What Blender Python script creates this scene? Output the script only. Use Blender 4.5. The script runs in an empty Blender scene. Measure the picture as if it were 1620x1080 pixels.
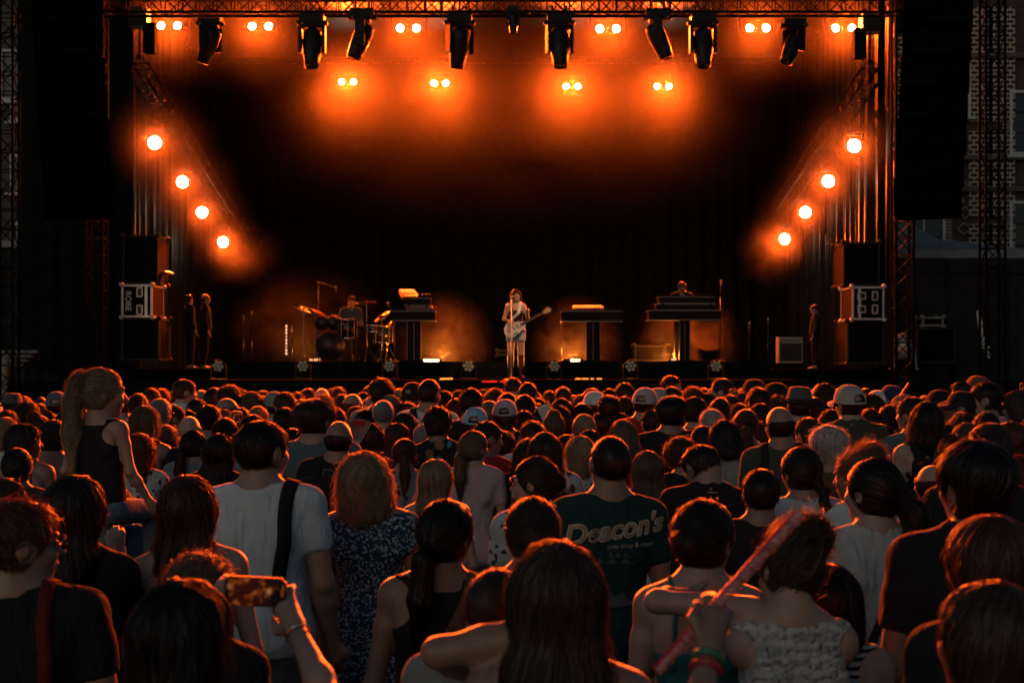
import bpy, math, random
import numpy as np
from mathutils import Vector, Matrix, Euler

R = math.radians
random.seed(7)
rng = np.random.default_rng(7)
scene = bpy.context.scene
COL = scene.collection

# ------------------------------------------------------------------ camera, sky, light, exposure
FPX = 2250.0          # focal length in photo pixels (1620 wide)
CAMZ = 2.0
HZ = 580.0            # photo row of the horizon
cam_data = bpy.data.cameras.new('camera')
cam = bpy.data.objects.new('camera', cam_data)
COL.objects.link(cam)
cam.location = (0, 0, CAMZ)
cam.rotation_euler = (R(90), 0, 0)
cam_data.sensor_width = 36.0
cam_data.lens = FPX / 1620.0 * 36.0
cam_data.shift_y = (HZ - 540.0) / 1620.0
cam_data.clip_start = 0.05
cam_data.clip_end = 500.0
cam_data.dof.use_dof = True
cam_data.dof.focus_distance = 8.5
cam_data.dof.aperture_fstop = 5.0
scene.camera = cam

world = bpy.data.worlds.new('World')
scene.world = world
world.use_nodes = True
wn = world.node_tree.nodes
wl = world.node_tree.links
wn.clear()
w_out = wn.new('ShaderNodeOutputWorld')
w_bg = wn.new('ShaderNodeBackground')
w_sky = wn.new('ShaderNodeTexSky')
w_sky.sky_type = 'NISHITA'
w_sky.sun_disc = False
w_sky.sun_elevation = R(20)
w_sky.sun_rotation = R(180 + 25)
w_sky.dust_density = 1.2
w_sky.ozone_density = 1.6
w_bg.inputs['Strength'].default_value = 0.030
wl.new(w_sky.outputs[0], w_bg.inputs['Color'])
wl.new(w_bg.outputs[0], w_out.inputs['Surface'])

sun_d = bpy.data.lights.new('sun', 'SUN')
sun_d.energy = 0.02
sun_d.angle = R(25)
sun_d.color = (1.0, 0.97, 0.92)
sun = bpy.data.objects.new('sun', sun_d)
COL.objects.link(sun)
sun.rotation_euler = (R(52), 0, R(-25))

vs = scene.view_settings
scene.display_settings.display_device = 'sRGB'
vs.view_transform = 'Standard'
vs.look = 'None'
vs.exposure = 0.0
vs.gamma = 1.0
vs.use_curve_mapping = False
cy = scene.cycles
cy.use_denoising = True
try:
    cy.denoiser = 'OPENIMAGEDENOISE'
    cy.denoising_input_passes = 'RGB_ALBEDO'
except Exception:
    pass
cy.max_bounces = 3
cy.diffuse_bounces = 0
cy.glossy_bounces = 2
cy.transmission_bounces = 3
cy.transparent_max_bounces = 6
cy.volume_bounces = 0
cy.volume_step_rate = 4.0
cy.volume_max_steps = 96
cy.caustics_reflective = False
cy.caustics_refractive = False
cy.sample_clamp_indirect = 4.0


def P(px, py, y):
    """photo pixel at distance y (metres) -> world point"""
    return Vector(((px - 810.0) / FPX * y, y, CAMZ - (py - HZ) / FPX * y))


# ------------------------------------------------------------------ materials
MATS = {}


def mat(name, col, rough=0.6, metal=0.0, var=0.18, scale=6.0, bump=0.0, bscale=60.0, emit=None, estr=0.0,
        spec=0.5, alpha=None):
    if name in MATS:
        return MATS[name]
    m = bpy.data.materials.new(name)
    m.use_nodes = True
    nt = m.node_tree
    b = nt.nodes['Principled BSDF']
    b.inputs['Roughness'].default_value = rough
    b.inputs['Metallic'].default_value = metal
    b.inputs['Specular IOR Level'].default_value = spec
    if emit:
        b.inputs['Base Color'].default_value = (*col, 1)
        b.inputs['Emission Color'].default_value = (*emit, 1)
        b.inputs['Emission Strength'].default_value = estr
    else:
        tc = nt.nodes.new('ShaderNodeTexCoord')
        n = nt.nodes.new('ShaderNodeTexNoise')
        n.inputs['Scale'].default_value = scale
        n.inputs['Detail'].default_value = 4
        nt.links.new(tc.outputs['Object'], n.inputs['Vector'])
        mr = nt.nodes.new('ShaderNodeMapRange')
        mr.inputs['From Min'].default_value = 0.3
        mr.inputs['From Max'].default_value = 0.7
        mr.inputs['To Min'].default_value = 1.0 - var
        mr.inputs['To Max'].default_value = 1.0 + var
        nt.links.new(n.outputs['Fac'], mr.inputs['Value'])
        mx = nt.nodes.new('ShaderNodeVectorMath')
        mx.operation = 'SCALE'
        mx.inputs[0].default_value = col
        nt.links.new(mr.outputs[0], mx.inputs['Scale'])
        nt.links.new(mx.outputs[0], b.inputs['Base Color'])
        if bump:
            n2 = nt.nodes.new('ShaderNodeTexNoise')
            n2.inputs['Scale'].default_value = bscale
            n2.inputs['Detail'].default_value = 3
            nt.links.new(tc.outputs['Object'], n2.inputs['Vector'])
            bp = nt.nodes.new('ShaderNodeBump')
            bp.inputs['Strength'].default_value = bump
            bp.inputs['Distance'].default_value = 0.01
            nt.links.new(n2.outputs['Fac'], bp.inputs['Height'])
            nt.links.new(bp.outputs[0], b.inputs['Normal'])
    MATS[name] = m
    return m


BLACK = mat('black_paint', (0.012, 0.012, 0.012), 0.55)
BLACKM = mat('black_metal', (0.02, 0.02, 0.02), 0.38, 0.3)
STEEL = mat('black_truss_steel', (0.006, 0.0058, 0.0055), 0.8, 0.0, spec=.08)
STEELB = mat('case_aluminium', (0.5, 0.5, 0.48), 0.4, 0.6)
CASEM = mat('case_laminate', (0.004, 0.004, 0.0045), 0.7, spec=.06)
DRAPE = mat('black_drape', (0.01, 0.01, 0.0105), 0.95, var=0.3, spec=.05)
DECK = mat('stage_deck', (0.011, 0.011, 0.011), 0.9, var=0.4, spec=0.0)
CHROME = mat('chrome', (0.6, 0.6, 0.6), 0.2, 1.0)
WHITEP = mat('white_paint', (0.7, 0.69, 0.66), 0.45)
ORANGE = (1.0, 0.090, 0.005)


# ------------------------------------------------------------------ mesh builder
def tag(o, label=None, cat=None, group=None, kind=None):
    if label:
        o['label'] = label
    if cat:
        o['category'] = cat
    if group:
        o['group'] = group
    if kind:
        o['kind'] = kind
    return o


def empty(name, loc=(0, 0, 0), rz=0.0):
    o = bpy.data.objects.new(name, None)
    COL.objects.link(o)
    o.location = loc
    o.rotation_euler = (0, 0, rz)
    return o


def link(name, me, m=None, parent=None):
    o = bpy.data.objects.new(name, me)
    COL.objects.link(o)
    if parent is not None:
        o.parent = parent
    if m is not None:
        if len(me.materials) == 0:
            me.materials.append(m)
        elif me.materials[0] != m:
            o.material_slots[0].link = 'OBJECT'
            o.material_slots[0].material = m
    return o


class MB:
    def __init__(self):
        self.v = []
        self.f = []

    def add(self, vs_, fs_):
        n = len(self.v)
        self.v += [tuple(q) for q in vs_]
        self.f += [tuple(i + n for i in q) for q in fs_]
        return self

    def box(self, c, s, rot=None):
        x, y, z = s[0] / 2, s[1] / 2, s[2] / 2
        pts = [Vector(q) for q in ((-x, -y, -z), (x, -y, -z), (x, y, -z), (-x, y, -z), (-x, -y, z), (x, -y, z), (x, y, z), (-x, y, z))]
        if rot is not None:
            pts = [rot @ q for q in pts]
        c = Vector(c)
        return self.add([q + c for q in pts], [(0, 3, 2, 1), (4, 5, 6, 7), (0, 1, 5, 4), (1, 2, 6, 5), (2, 3, 7, 6), (3, 0, 4, 7)])

    def cyl(self, a, b, r, n=8, r2=None, caps=True):
        a, b = Vector(a), Vector(b)
        r2 = r if r2 is None else r2
        d = (b - a)
        if d.length < 1e-6:
            return self
        q = d.to_track_quat('Z', 'Y')
        ring = [q @ Vector((math.cos(2 * math.pi * i / n), math.sin(2 * math.pi * i / n), 0)) for i in range(n)]
        fs = [(i, (i + 1) % n, n + (i + 1) % n, n + i) for i in range(n)]
        if caps:
            fs += [tuple(range(n - 1, -1, -1)), tuple(range(n, 2 * n))]
        return self.add([a + p * r for p in ring] + [b + p * r2 for p in ring], fs)

    def tube(self, pts, r, n=6):
        for a, b in zip(pts[:-1], pts[1:]):
            self.cyl(a, b, r, n)
        return self

    def lathe(self, prof, n=20, mtx=None):
        """prof: list of (r, z) revolved about z, then transformed"""
        mtx = mtx or Matrix.Identity(4)
        vs_, fs = [], []
        for r, z in prof:
            for i in range(n):
                a = 2 * math.pi * i / n
                vs_.append(mtx @ Vector((r * math.cos(a), r * math.sin(a), z)))
        for k in range(len(prof) - 1):
            for i in range(n):
                j = (i + 1) % n
                fs.append((k * n + i, k * n + j, (k + 1) * n + j, (k + 1) * n + i))
        return self.add(vs_, fs)

    def prism(self, outline, h, mtx=None):
        """outline: 2-D points (ccw), extruded 0..h along z, then transformed"""
        mtx = mtx or Matrix.Identity(4)
        n = len(outline)
        vs_ = [mtx @ Vector((x, y, 0)) for x, y in outline] + [mtx @ Vector((x, y, h)) for x, y in outline]
        fs = [tuple(range(n - 1, -1, -1)), tuple(range(n, 2 * n))] + [(i, (i + 1) % n, n + (i + 1) % n, n + i) for i in range(n)]
        return self.add(vs_, fs)

    def grid(self, fn, nu, nv):
        vs_ = [fn(i / nu, j / nv) for j in range(nv + 1) for i in range(nu + 1)]
        w = nu + 1
        fs = [(j * w + i, j * w + i + 1, (j + 1) * w + i + 1, (j + 1) * w + i) for j in range(nv) for i in range(nu)]
        return self.add(vs_, fs)

    def mesh(self, name, smooth=False):
        me = bpy.data.meshes.new(name)
        me.from_pydata(self.v, [], self.f)
        if smooth:
            me.polygons.foreach_set('use_smooth', [True] * len(me.polygons))
        me.update()
        return me

    def build(self, name, m, parent=None, smooth=False):
        return link(name, self.mesh(name, smooth), m, parent)


def struct(o):
    o['kind'] = 'structure'
    return o


def copy_tree(o, parent=None):
    c = o.copy()
    COL.objects.link(c)
    if parent is not None:
        c.parent = parent
    for ch in o.children:
        copy_tree(ch, c)
    return c


def spot(name, loc, target, power, col, cone=120, blend=0.6, radius=0.08, parent=None):
    d = bpy.data.lights.new(name, 'SPOT')
    d.energy = power
    d.color = col
    d.spot_size = R(cone)
    d.spot_blend = blend
    d.shadow_soft_size = radius
    o = bpy.data.objects.new(name, d)
    COL.objects.link(o)
    v = Vector(target) - Vector(loc)
    o.location = loc
    o.rotation_euler = v.to_track_quat('-Z', 'Y').to_euler()
    return o


def point(name, loc, power, col, radius=0.08):
    d = bpy.data.lights.new(name, 'POINT')
    d.energy = power
    d.color = col
    d.shadow_soft_size = radius
    o = bpy.data.objects.new(name, d)
    COL.objects.link(o)
    o.location = loc
    return o


# ------------------------------------------------------------------ ground and stage structure
ST_Y = 26.0            # front edge of the apron
Z_AP = 1.76            # apron
Z_MAIN = 1.95          # main deck
Z_RIS = 2.10           # riser under drums and keyboards
YB = 38.5              # backdrop

g = MB()
g.grid(lambda u, v: (-150 + 300 * u, -60 + 260 * v, 0.0), 8, 8)
struct(g.build('ground', mat('asphalt', (0.05, 0.05, 0.05), 0.9, var=0.3, scale=2.0, bump=0.3), smooth=False))

g = MB().box((-0.15, ST_Y + 1.0, Z_AP - 0.06), (11.2, 2.0, 0.12))
struct(g.build('stage_apron', DECK))
g = MB().box((-0.15, ST_Y + 7.5, Z_MAIN - 0.06), (22.6, 11.0, 0.12))
struct(g.build('stage_floor', DECK))
struct(MB().box((-0.15, ST_Y + 2.04, 0.9), (22.6, 0.06, 1.88)).build('stage_front_wall', DECK))
tag(MB().box((-0.2, 32.0, (Z_RIS + Z_MAIN) / 2 + 0.003), (10.6, 8.0, Z_RIS - Z_MAIN)).build('stage_riser', DECK), 'low black riser under the drums and keyboard desks', 'riser')


def drape_mesh(p0, p1, z0, z1, depth=0.08, folds=26, seed=0, sag=0.0):
    rr = random.Random(seed)
    ph = [rr.uniform(0, 6.28) for _ in range(8)]
    p0, p1 = Vector(p0), Vector(p1)
    d = (p1 - p0)
    nrm = Vector((d.y, -d.x, 0)).normalized()

    def fn(u, v):
        a = u * folds * 6.283
        o = math.sin(a + 1.3 * math.sin(u * 9 + ph[0]) + ph[1]) * 0.6 + math.sin(a * 0.43 + ph[2] + v * 0.8) * 0.5 + 0.25 * math.sin(a * 2.1 + ph[3] + v)
        k = depth * (0.55 + 0.45 * (1 - v))
        z = z0 + (z1 - z0) * v
        q = p0 + d * u + nrm * (o * k)
        return (q.x, q.y, z - sag * math.sin(u * math.pi) * v)
    return fn


m = MB(); m.grid(drape_mesh((-9, YB, 0), (9, YB, 0), 1.9, 10.2, 0.1, 40, 1), 480, 6)
tag(m.build('backdrop_curtain', DRAPE, smooth=True), 'black pleated backdrop curtain closing the back of the stage', 'curtain')
m = MB(); m.grid(drape_mesh((-8.05, 38.2, 0), (-8.05, 27.2, 0), 1.95, 10.0, 0.1, 30, 2), 360, 6)
tag(m.build('side_curtain', mat('side_drape', (0.013, 0.012, 0.011), 0.6, var=0.3, spec=.1), smooth=True), 'dark side curtain glowing orange behind the left slanted light truss', 'curtain', 'side curtains of the stage')
m = MB(); m.grid(drape_mesh((7.35, 27.2, 0), (7.35, 38.2, 0), 1.95, 10.0, 0.1, 30, 3), 360, 6)
tag(m.build('side_curtain', MATS['side_drape'], smooth=True), 'dark side curtain glowing orange behind the right slanted light truss', 'curtain', 'side curtains of the stage')
m = MB(); m.grid(drape_mesh((-11.5, ST_Y - 0.06, 0), (11.5, ST_Y - 0.06, 0), 0.0, Z_AP - 0.02, 0.04, 60, 4), 400, 4)
tag(m.build('stage_skirt', DRAPE, smooth=True), 'black cloth skirt along the front of the stage', 'curtain')
for x0, x1, sd in ((-9.4, -7.22, 'left'), (6.97, 7.12, 'right')):
    m = MB(); m.grid(drape_mesh((x0, 27.1, 0), (x1, 27.1, 0), 1.95, 10.0, 0.05, 5, 5), 40, 6)
    tag(m.build('leg_curtain', DRAPE, smooth=True), 'black leg curtain framing the %s edge of the stage opening' % sd, 'curtain')
# roof
m = MB().box((-0.3, 32.3, 10.35), (20.0, 13.6, 0.12)); m.box((-0.3, 25.45, 10.0), (20.0, 0.1, 0.8))
tag(m.build('stage_roof', BLACK), 'black canvas roof over the stage', 'roof')


# ------------------------------------------------------------------ trusses
def truss(name, a, b, w, label, group=None, bays=None, up=Vector((0, 0, 1)), mt=None, r=0.026):
    a, b = Vector(a), Vector(b)
    ax = (b - a).normalized()
    if abs(ax.dot(up)) > 0.95:
        up = Vector((0, 1, 0))
    s = ax.cross(up).normalized()
    u = s.cross(ax).normalized()
    L = (b - a).length
    t = empty(name, a)
    mt = mt or STEEL
    offs = [(s * i + u * j) * (w / 2) for i, j in ((-1, -1), (1, -1), (1, 1), (-1, 1))]
    for o in offs:
        MB().cyl(o, o + ax * L, r, 8).build('chord', mt, t, True)
    n = bays or max(2, int(L / (w * 1.0)))
    br = MB()
    for k in range(4):
        o1, o2 = offs[k], offs[(k + 1) % 4]
        for i in range(n):
            p, q = L * i / n, L * (i + 1) / n
            pq = (o1, o2) if (i + k) % 2 else (o2, o1)
            br.cyl(pq[0] + ax * p, pq[1] + ax * q, r * 0.45, 5, caps=False)
            br.cyl(o1 + ax * p, o2 + ax * p, r * 0.45, 5, caps=False)
    br.build('brace_lacing', mt, t, True)
    tag(t, label, 'truss', group)
    return t


truss('lighting_truss', P(120, 9, 24.6), P(1500, 9, 24.6), 0.30, 'black front truss across the top of the stage carrying the moving heads', 'lighting trusses')
truss('lighting_truss', (-8.2, 30.1, 9.62), (7.6, 30.1, 9.62), 0.30, 'middle truss under the roof carrying six twin lamps', 'lighting trusses')
truss('lighting_truss', (-7.8, 36.1, 9.62), (7.2, 36.1, 9.62), 0.30, 'rear truss under the roof carrying four twin lamps', 'lighting trusses')
for i, (px, y, side) in enumerate(((152, 24.8, 'left'), (10, 24.8, 'left outer'), (1428, 24.8, 'right'), (1570, 24.8, 'right outer'))):
    c = P(px, HZ, y)
    truss('tower_truss', (c.x, y, 0.0), (c.x, y, 11.5), 0.30 if i % 2 == 0 else 0.33,
          'dark upright truss tower at the %s edge of the stage, %s the hanging speakers' % ('left' if i < 2 else 'right', ('inside', 'outside')[i % 2]), 'truss towers')


# ------------------------------------------------------------------ lamps
LENS = mat('lamp_lens_lit', (1, 0.8, 0.5), 0.3, emit=(1.0, 0.72, 0.45), estr=110.0)
HOUS = mat('lamp_housing', (0.008, 0.008, 0.008), 0.6, 0.0, spec=.2)
lamp_power = 9500.0


def twin_blinder(px, py, y, label, dia, power):
    c = P(px, py, y)
    t = empty('twin_blinder_lamp', c)
    hw = dia * 1.12
    m = MB()
    for s in (-1, 1):
        m.cyl((s * hw, 0.035, 0), (s * hw, 0.24, 0), dia * .56, 20, dia * .4)
    m.box((0, 0.16, 0), (hw * 3.4, 0.1, dia * .5))
    m.build('housing', HOUS, t)
    for s in (-1, 1):
        rot = Matrix.Rotation(R(90), 4, 'X')
        MB().lathe([(dia * .62, 0.03), (dia * .56, -0.05), (dia * .5, -0.03)], 24, Matrix.Translation((s * hw, 0, 0)) @ rot @ Matrix.Scale(-1, 4, (0, 0, 1))).build('reflector_rim', HOUS, t, True)
        MB().lathe([(0.0005, 0.02), (dia * .3, 0.014), (dia * .5, 0.0)], 24, Matrix.Translation((s * hw, 0.012, 0)) @ rot).build('lens', LENS, t, True)
    m = MB()
    m.box((-hw * 2.15, 0.12, 0.12), (0.03, 0.05, 0.34)); m.box((hw * 2.15, 0.12, 0.12), (0.03, 0.05, 0.34)); m.box((0, 0.12, 0.30), (hw * 4.36, 0.05, 0.03))
    m.cyl((0, 0.12, 0.3), (0, 0.12, 0.48), 0.025)
    m.build('yoke', HOUS, t)
    tag(t, label, 'stage light', 'twin blinder lamps')
    spot('twin_blinder_light', c + Vector((0, -0.12, 0)), c + Vector((-c.x * .5, -16, -5.0)), power, ORANGE, 84, 0.95, 0.12)
    return t


ords = ['first', 'second', 'third', 'fourth', 'fifth', 'sixth', 'seventh', 'eighth']
for i, (px, py) in enumerate(((268, 41), (412, 42), (646, 45), (962, 46), (1199, 45), (1335, 45))):
    twin_blinder(px, py, 30.0, 'glowing orange twin lamp, %s from the left in the upper row' % ords[i], 0.155, lamp_power)
for i, (px, py) in enumerate(((550, 130), (696, 132), (905, 137), (1049, 137))):
    twin_blinder(px, py, 36.0, 'glowing orange twin lamp, %s from the left in the lower row' % ords[i], 0.135, lamp_power * 1.5)


def wash_light(px, py, y, label, dia, power):
    c = P(px, py, y)
    t = empty('wash_light', c)
    rot = Matrix.Rotation(R(90), 4, 'X')
    MB().lathe([(0.0005, -0.3), (dia * .3, -0.28), (dia * .52, -0.1), (dia * .56, 0.0), (dia * .5, 0.012), (0.0005, 0.012)], 24, rot).build('head', HOUS, t, True)
    k = 0
    for ring, n, rr in ((0, 1, 0), (1, 6, .17), (2, 12, .335), (3, 18, .49)):
        for j in range(n):
            a = 2 * math.pi * j / n
            r_ = dia * rr
            lr = dia * .1
            MB().lathe([(0.0005, 0.024), (lr * .6, 0.02), (lr, 0.005)], 10, Matrix.Translation((r_ * math.cos(a), -0.012, r_ * math.sin(a))) @ rot).build('lens', LENS, t, True)
    m = MB()
    for s in (-1, 1):
        m.box((s * dia * .66, 0.1, 0.08), (0.03, 0.07, 0.3))
    m.box((0, 0.1, 0.24), (dia * 1.4, 0.09, 0.05)); m.box((0, 0.12, 0.33), (0.24, 0.2, 0.12)); m.cyl((0, 0.12, .38), (0, 0.12, 0.6), 0.02)
    m.build('yoke', HOUS, t)
    tag(t, label, 'stage light', 'wash lights on the slanted trusses')
    spot('wash_light_beam', c + Vector((0, -0.12, 0)), c + Vector((-c.x * .8, -16, -3.0)), power, ORANGE, 74, 0.95, 0.12)
    return c


LW = [(245, 226, 28.0), (289, 288, 30.4), (320, 336, 32.6), (353, 383, 34.6)]
RW = [(1351, 231, 28.0), (1310, 287, 30.4), (1274, 336, 32.6), (1241, 378, 34.6)]
for i, q in enumerate(LW):
    wash_light(*q, 'round orange wash light, %s from the top of the left slanted truss' % ords[i], 0.215, lamp_power * .9)
for i, q in enumerate(RW):
    wash_light(*q, 'round orange wash light, %s from the top of the right slanted truss' % ords[i], 0.215, lamp_power * .9)
for side, W, dx in (('left', LW, 0.0), ('right', RW, 0.0)):
    a = P(W[0][0], W[0][1], W[0][2]); b = P(W[3][0], W[3][1], W[3][2])
    d = (b - a) / 3
    off = Vector((0.10 if side == 'left' else -0.10, 0.12, 0.75))
    truss('slanted_truss', a - d * 0.75 + off, b + d * 0.6 + off, 0.3, 'slanted truss holding four round wash lights on the %s of the stage' % side, 'slanted light trusses')
    top = a - d * 0.75 + off
    t = empty('chain_hoist', top + Vector((0, 0, 0)))
    MB().box((0, 0, 0.98), (0.34, 0.3, 0.36)).build('motor', BLACKM, t)
    MB().box((0.2 if side == 'left' else -0.2, 0, 0.6), (0.22, 0.22, 0.55)).build('chain_bag', DRAPE, t)
    MB().cyl((0, 0, 0.2), (0, 0, 0.8), 0.018).build('hook', STEEL, t)
    MB().cyl((0, 0, 1.1), (0, 0, 3.2), 0.012).build('chain', STEEL, t)
    m = MB()
    for i_, j_ in ((-1, -1), (1, -1), (1, 1), (-1, 1)):
        m.cyl((i_ * .17, j_ * .17, 0.1), (0, 0, 0.32), 0.012, 6)
    m.build('bridle', STEEL, t)
    tag(t, 'black chain hoist and chain bag above the %s slanted truss' % side, 'chain hoist', 'chain hoists')
    for i, q in enumerate(W):
        c = P(*q)
        tag(MB().cyl(c + Vector((0.0, 0.25, -0.2)), (c.x, c.y + .25, c.z - (1.0 + .1 * i)), 0.012, 6).build('hanging_cable', STEEL), 'thin cable hanging below the %s wash light of the %s truss' % (ords[i], side), 'cable', 'hanging cables')


def moving_head(px, py, y, tilt, pan, label, sc=1.0, lit=False):
    """clamped base at the truss (px,py is its top), yoke and long head hanging down"""
    c = P(px, py, y)
    t = empty('moving_head_light', c)
    m = MB()
    m.box((0, 0, -0.10 * sc), (0.42 * sc, 0.30 * sc, 0.15 * sc)); m.box((0, 0, -0.2 * sc), (0.3 * sc, 0.24 * sc, 0.06 * sc))
    for s in (-1, 1):
        m.cyl((s * .12 * sc, 0, 0.14), (s * .12 * sc, 0, -0.05), 0.022 * sc)
        m.cyl((s * .23 * sc, -0.06, -0.16 * sc), (s * .23 * sc, 0.06, -0.16 * sc), 0.04 * sc, 10)
    m.build('base', HOUS, t)
    rz = Matrix.Rotation(pan, 4, 'Z')
    m = MB()
    for s in (-1, 1):
        ol = [(-.075, -.68), (.075, -.68), (.085, -.5), (.085, -.24), (.05, -.2), (-.05, -.2), (-.085, -.24), (-.085, -.5)]
        mt = rz @ Matrix.Translation((s * .2 * sc - .03 * sc, 0, 0)) @ Matrix(((0, 0, 1, 0), (1, 0, 0, 0), (0, 1, 0, 0), (0, 0, 0, 1)))
        m.prism([(x * sc, z * sc) for x, z in ol], 0.06 * sc, mt)
    m.box(rz @ Vector((0, 0, -0.225 * sc)), (0.4 * sc, 0.16 * sc, 0.05 * sc), rz.to_3x3())
    m.build('yoke', HOUS, t)
    hm = rz @ Matrix.Translation((0, 0, -0.5 * sc)) @ Matrix.Rotation(tilt, 4, 'X')
    prof = [(0.0005, .24), (.1, .235), (.15, .19), (.165, .1), (.165, -.02), (.155, -.2), (.13, -.34), (.125, -.43), (.105, -.44), (.1, -.41), (0.0005, -.41)]
    MB().lathe([(r_ * sc, z * sc) for r_, z in prof], 20, hm).build('head', mat('moving_head_shell', (0.007, 0.007, 0.007), 0.45, spec=.25), t, True)
    m = MB()
    for k in range(5):
        m.lathe([(0.166 * sc, (0.05 - .03 * k) * sc), (0.172 * sc, (0.043 - .03 * k) * sc), (0.166 * sc, (0.036 - .03 * k) * sc)], 20, hm)
    m.build('cooling_fin', HOUS, t, True)
    lm = mat('spot_lens_lit', (1, 1, 1), .3, emit=(1, .82, .6), estr=3.0) if lit else mat('lens_glass', (0.05, 0.05, 0.06), 0.08)
    MB().lathe([(0.0005, -.405 * sc), (.098 * sc, -.408 * sc)][::-1], 20, hm).build('lens', lm, t, True)
    tag(t, label, 'stage light', 'moving head lights')
    return t, hm, c


MH = [(494, 22, 24.4, -12, 0, 'dark moving head hanging straight down, first on the front truss', 1.0, False),
      (573, 14, 24.2, 24, 85, 'moving head tilted sideways to the right, second on the front truss', 0.95, False),
      (727, 22, 24.4, 16, 30, 'moving head with bulky yoke, left of the small middle lamp', 1.0, False),
      (812, 10, 24.4, 0, 0, 'small dark lamp in the middle of the front truss', 0.5, False),
      (885, 22, 24.4, -10, 15, 'dark moving head just right of the small middle lamp', 1.0, False),
      (1040, 14, 24.2, -24, 85, 'moving head tilted towards the singer with a lit white lens', 0.95, True),
      (1112, 22, 24.4, -12, 0, 'dark moving head hanging straight down, last on the front truss', 1.0, False),
      (333, 25, 26.0, 28, 60, 'dim moving head in the shadow near the left twin lamps', 0.95, False),
      (1256, 28, 26.0, -28, -60, 'dim moving head in the haze near the right twin lamps', 0.95, False)]
for q in MH:
    t, hm, c = moving_head(q[0], q[1], q[2], R(q[3]), R(q[4]), q[5], q[6], q[7])
    if q[7]:
        spot('singer_spot', c + hm @ Vector((0, 0, -.5)), P(815, 510, ST_Y + .9), 1000, (1.0, .5, .22), 13, 0.5, 0.05)

# ------------------------------------------------------------------ speakers hung at the sides
def line_array(px_top, px_bot, y, label, mirror):
    t = empty('line_array_speaker', P((px_top + px_bot) / 2, HZ, y))
    base = t.location.copy()
    t.rotation_euler.z = math.atan2(-base.x, base.y)
    n = 12
    for i in range(n):
        f = i / (n - 1)
        z = 10.6 - i * 0.52 - 0.0 * f
        ang = R(3 + 16 * f * f) * 1.0
        dx = ((px_bot - px_top) * (f ** 1.4) + px_top - 810) / FPX * y - base.x
        rot = Matrix.Rotation(-ang, 3, 'X')
        m = MB()
        w = 1.12
        ol = [(-.5 * w, -.24), (.5 * w, -.24), (.5 * w, .24), (-.5 * w, .24)]
        m.box((dx, 0.12 * f * f * 6 * .3, z - base.z), (w, 0.62, 0.49), rot)
        o = m.build('cabinet', mat('speaker_cabinet', (0.002, 0.002, 0.0022), 0.95, spec=.03), t)
        g2 = MB(); g2.box((dx, 0.12 * f * f * 6 * .3 - 0.325, z - base.z), (w * .9, 0.02, 0.4), rot)
        g2.build('grille', mat('speaker_grille', (0.004, 0.004, 0.004), 0.95, bump=.5, bscale=300, spec=.03), o)
    MB().box((0, 0, 10.95 - base.z), (1.2, .7, .12)).build('flying_frame', BLACKM, t)
    tag(t, label, 'speaker', 'hanging line array speakers')


line_array(98, 124, 24.2, 'tall black line array of speakers hanging at the left of the stage', 1)
line_array(1492, 1468, 24.2, 'tall black line array of speakers hanging at the right of the stage', -1)

# ------------------------------------------------------------------ buildings beyond the stage
def brick_mat(name, dark, pale, sx, patt=True):
    m = bpy.data.materials.new(name)
    m.use_nodes = True
    nt = m.node_tree
    b = nt.nodes['Principled BSDF']
    b.inputs['Roughness'].default_value = 0.9
    tc = nt.nodes.new('ShaderNodeTexCoord')
    mp = nt.nodes.new('ShaderNodeMapping')
    mp.inputs['Rotation'].default_value = (R(90), 0, 0)
    nt.links.new(tc.outputs['Object'], mp.inputs['Vector'])
    br = nt.nodes.new('ShaderNodeTexBrick')
    br.inputs['Scale'].default_value = 1.0
    br.inputs['Brick Width'].default_value = 0.26 * sx
    br.inputs['Row Height'].default_value = 0.15 * sx
    br.inputs['Mortar Size'].default_value = 0.03 if patt else 0.012
    br.inputs['Color1'].default_value = (*dark, 1)
    br.inputs['Color2'].default_value = (dark[0] * .6, dark[1] * .6, dark[2] * .6, 1)
    br.inputs['Mortar'].default_value = (*pale, 1)
    nt.links.new(mp.outputs[0], br.inputs['Vector'])
    nt.links.new(br.outputs['Color'], b.inputs['Base Color'])
    return m


BR_PAT = brick_mat('patterned_brick', (0.03, 0.022, 0.017), (0.4, 0.33, 0.25), 1.0)
BR_PLAIN = brick_mat('dark_brick', (0.075, 0.045, 0.033), (0.05, 0.04, 0.033), 0.7, False)
BR_GREY = brick_mat('grey_brick', (0.085, 0.074, 0.064), (0.11, 0.098, 0.085), 0.7, False)
GLASS = mat('window_glass', (0.03, 0.036, 0.04), 0.15, spec=.3)
FRAME = mat('window_frame_paint', (0.45, 0.46, 0.44), 0.5)


def window(parent, cx, y, cz, w, h, panes=(2, 2), fm=None):
    f = MB()
    fm = fm or FRAME
    t_ = 0.09
    f.box((cx - w / 2, y, cz), (t_, 0.14, h + t_)); f.box((cx + w / 2, y, cz), (t_, 0.14, h + t_))
    f.box((cx, y, cz + h / 2), (w - t_, 0.14, t_)); f.box((cx, y, cz - h / 2), (w - t_, 0.14, t_))
    for i in range(1, panes[0]):
        f.box((cx - w / 2 + w * i / panes[0], y + .01, cz), (0.05, 0.1, h - t_))
    wo = f.build('window', fm, parent)
    for i in range(panes[0]):
        for j in range(panes[1]):
            pw, ph = w / panes[0], h / panes[1]
            MB().box((cx - w / 2 + pw * (i + .5), y + 0.03, cz - h / 2 + ph * (j + .5)), (pw - 0.06, 0.02, ph - 0.06)).build('pane', GLASS, wo)
    MB().box((cx, y - 0.1, cz - h / 2 - 0.1), (w + .3, 0.22, 0.08)).build('sill', fm, wo)
    return wo


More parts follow.
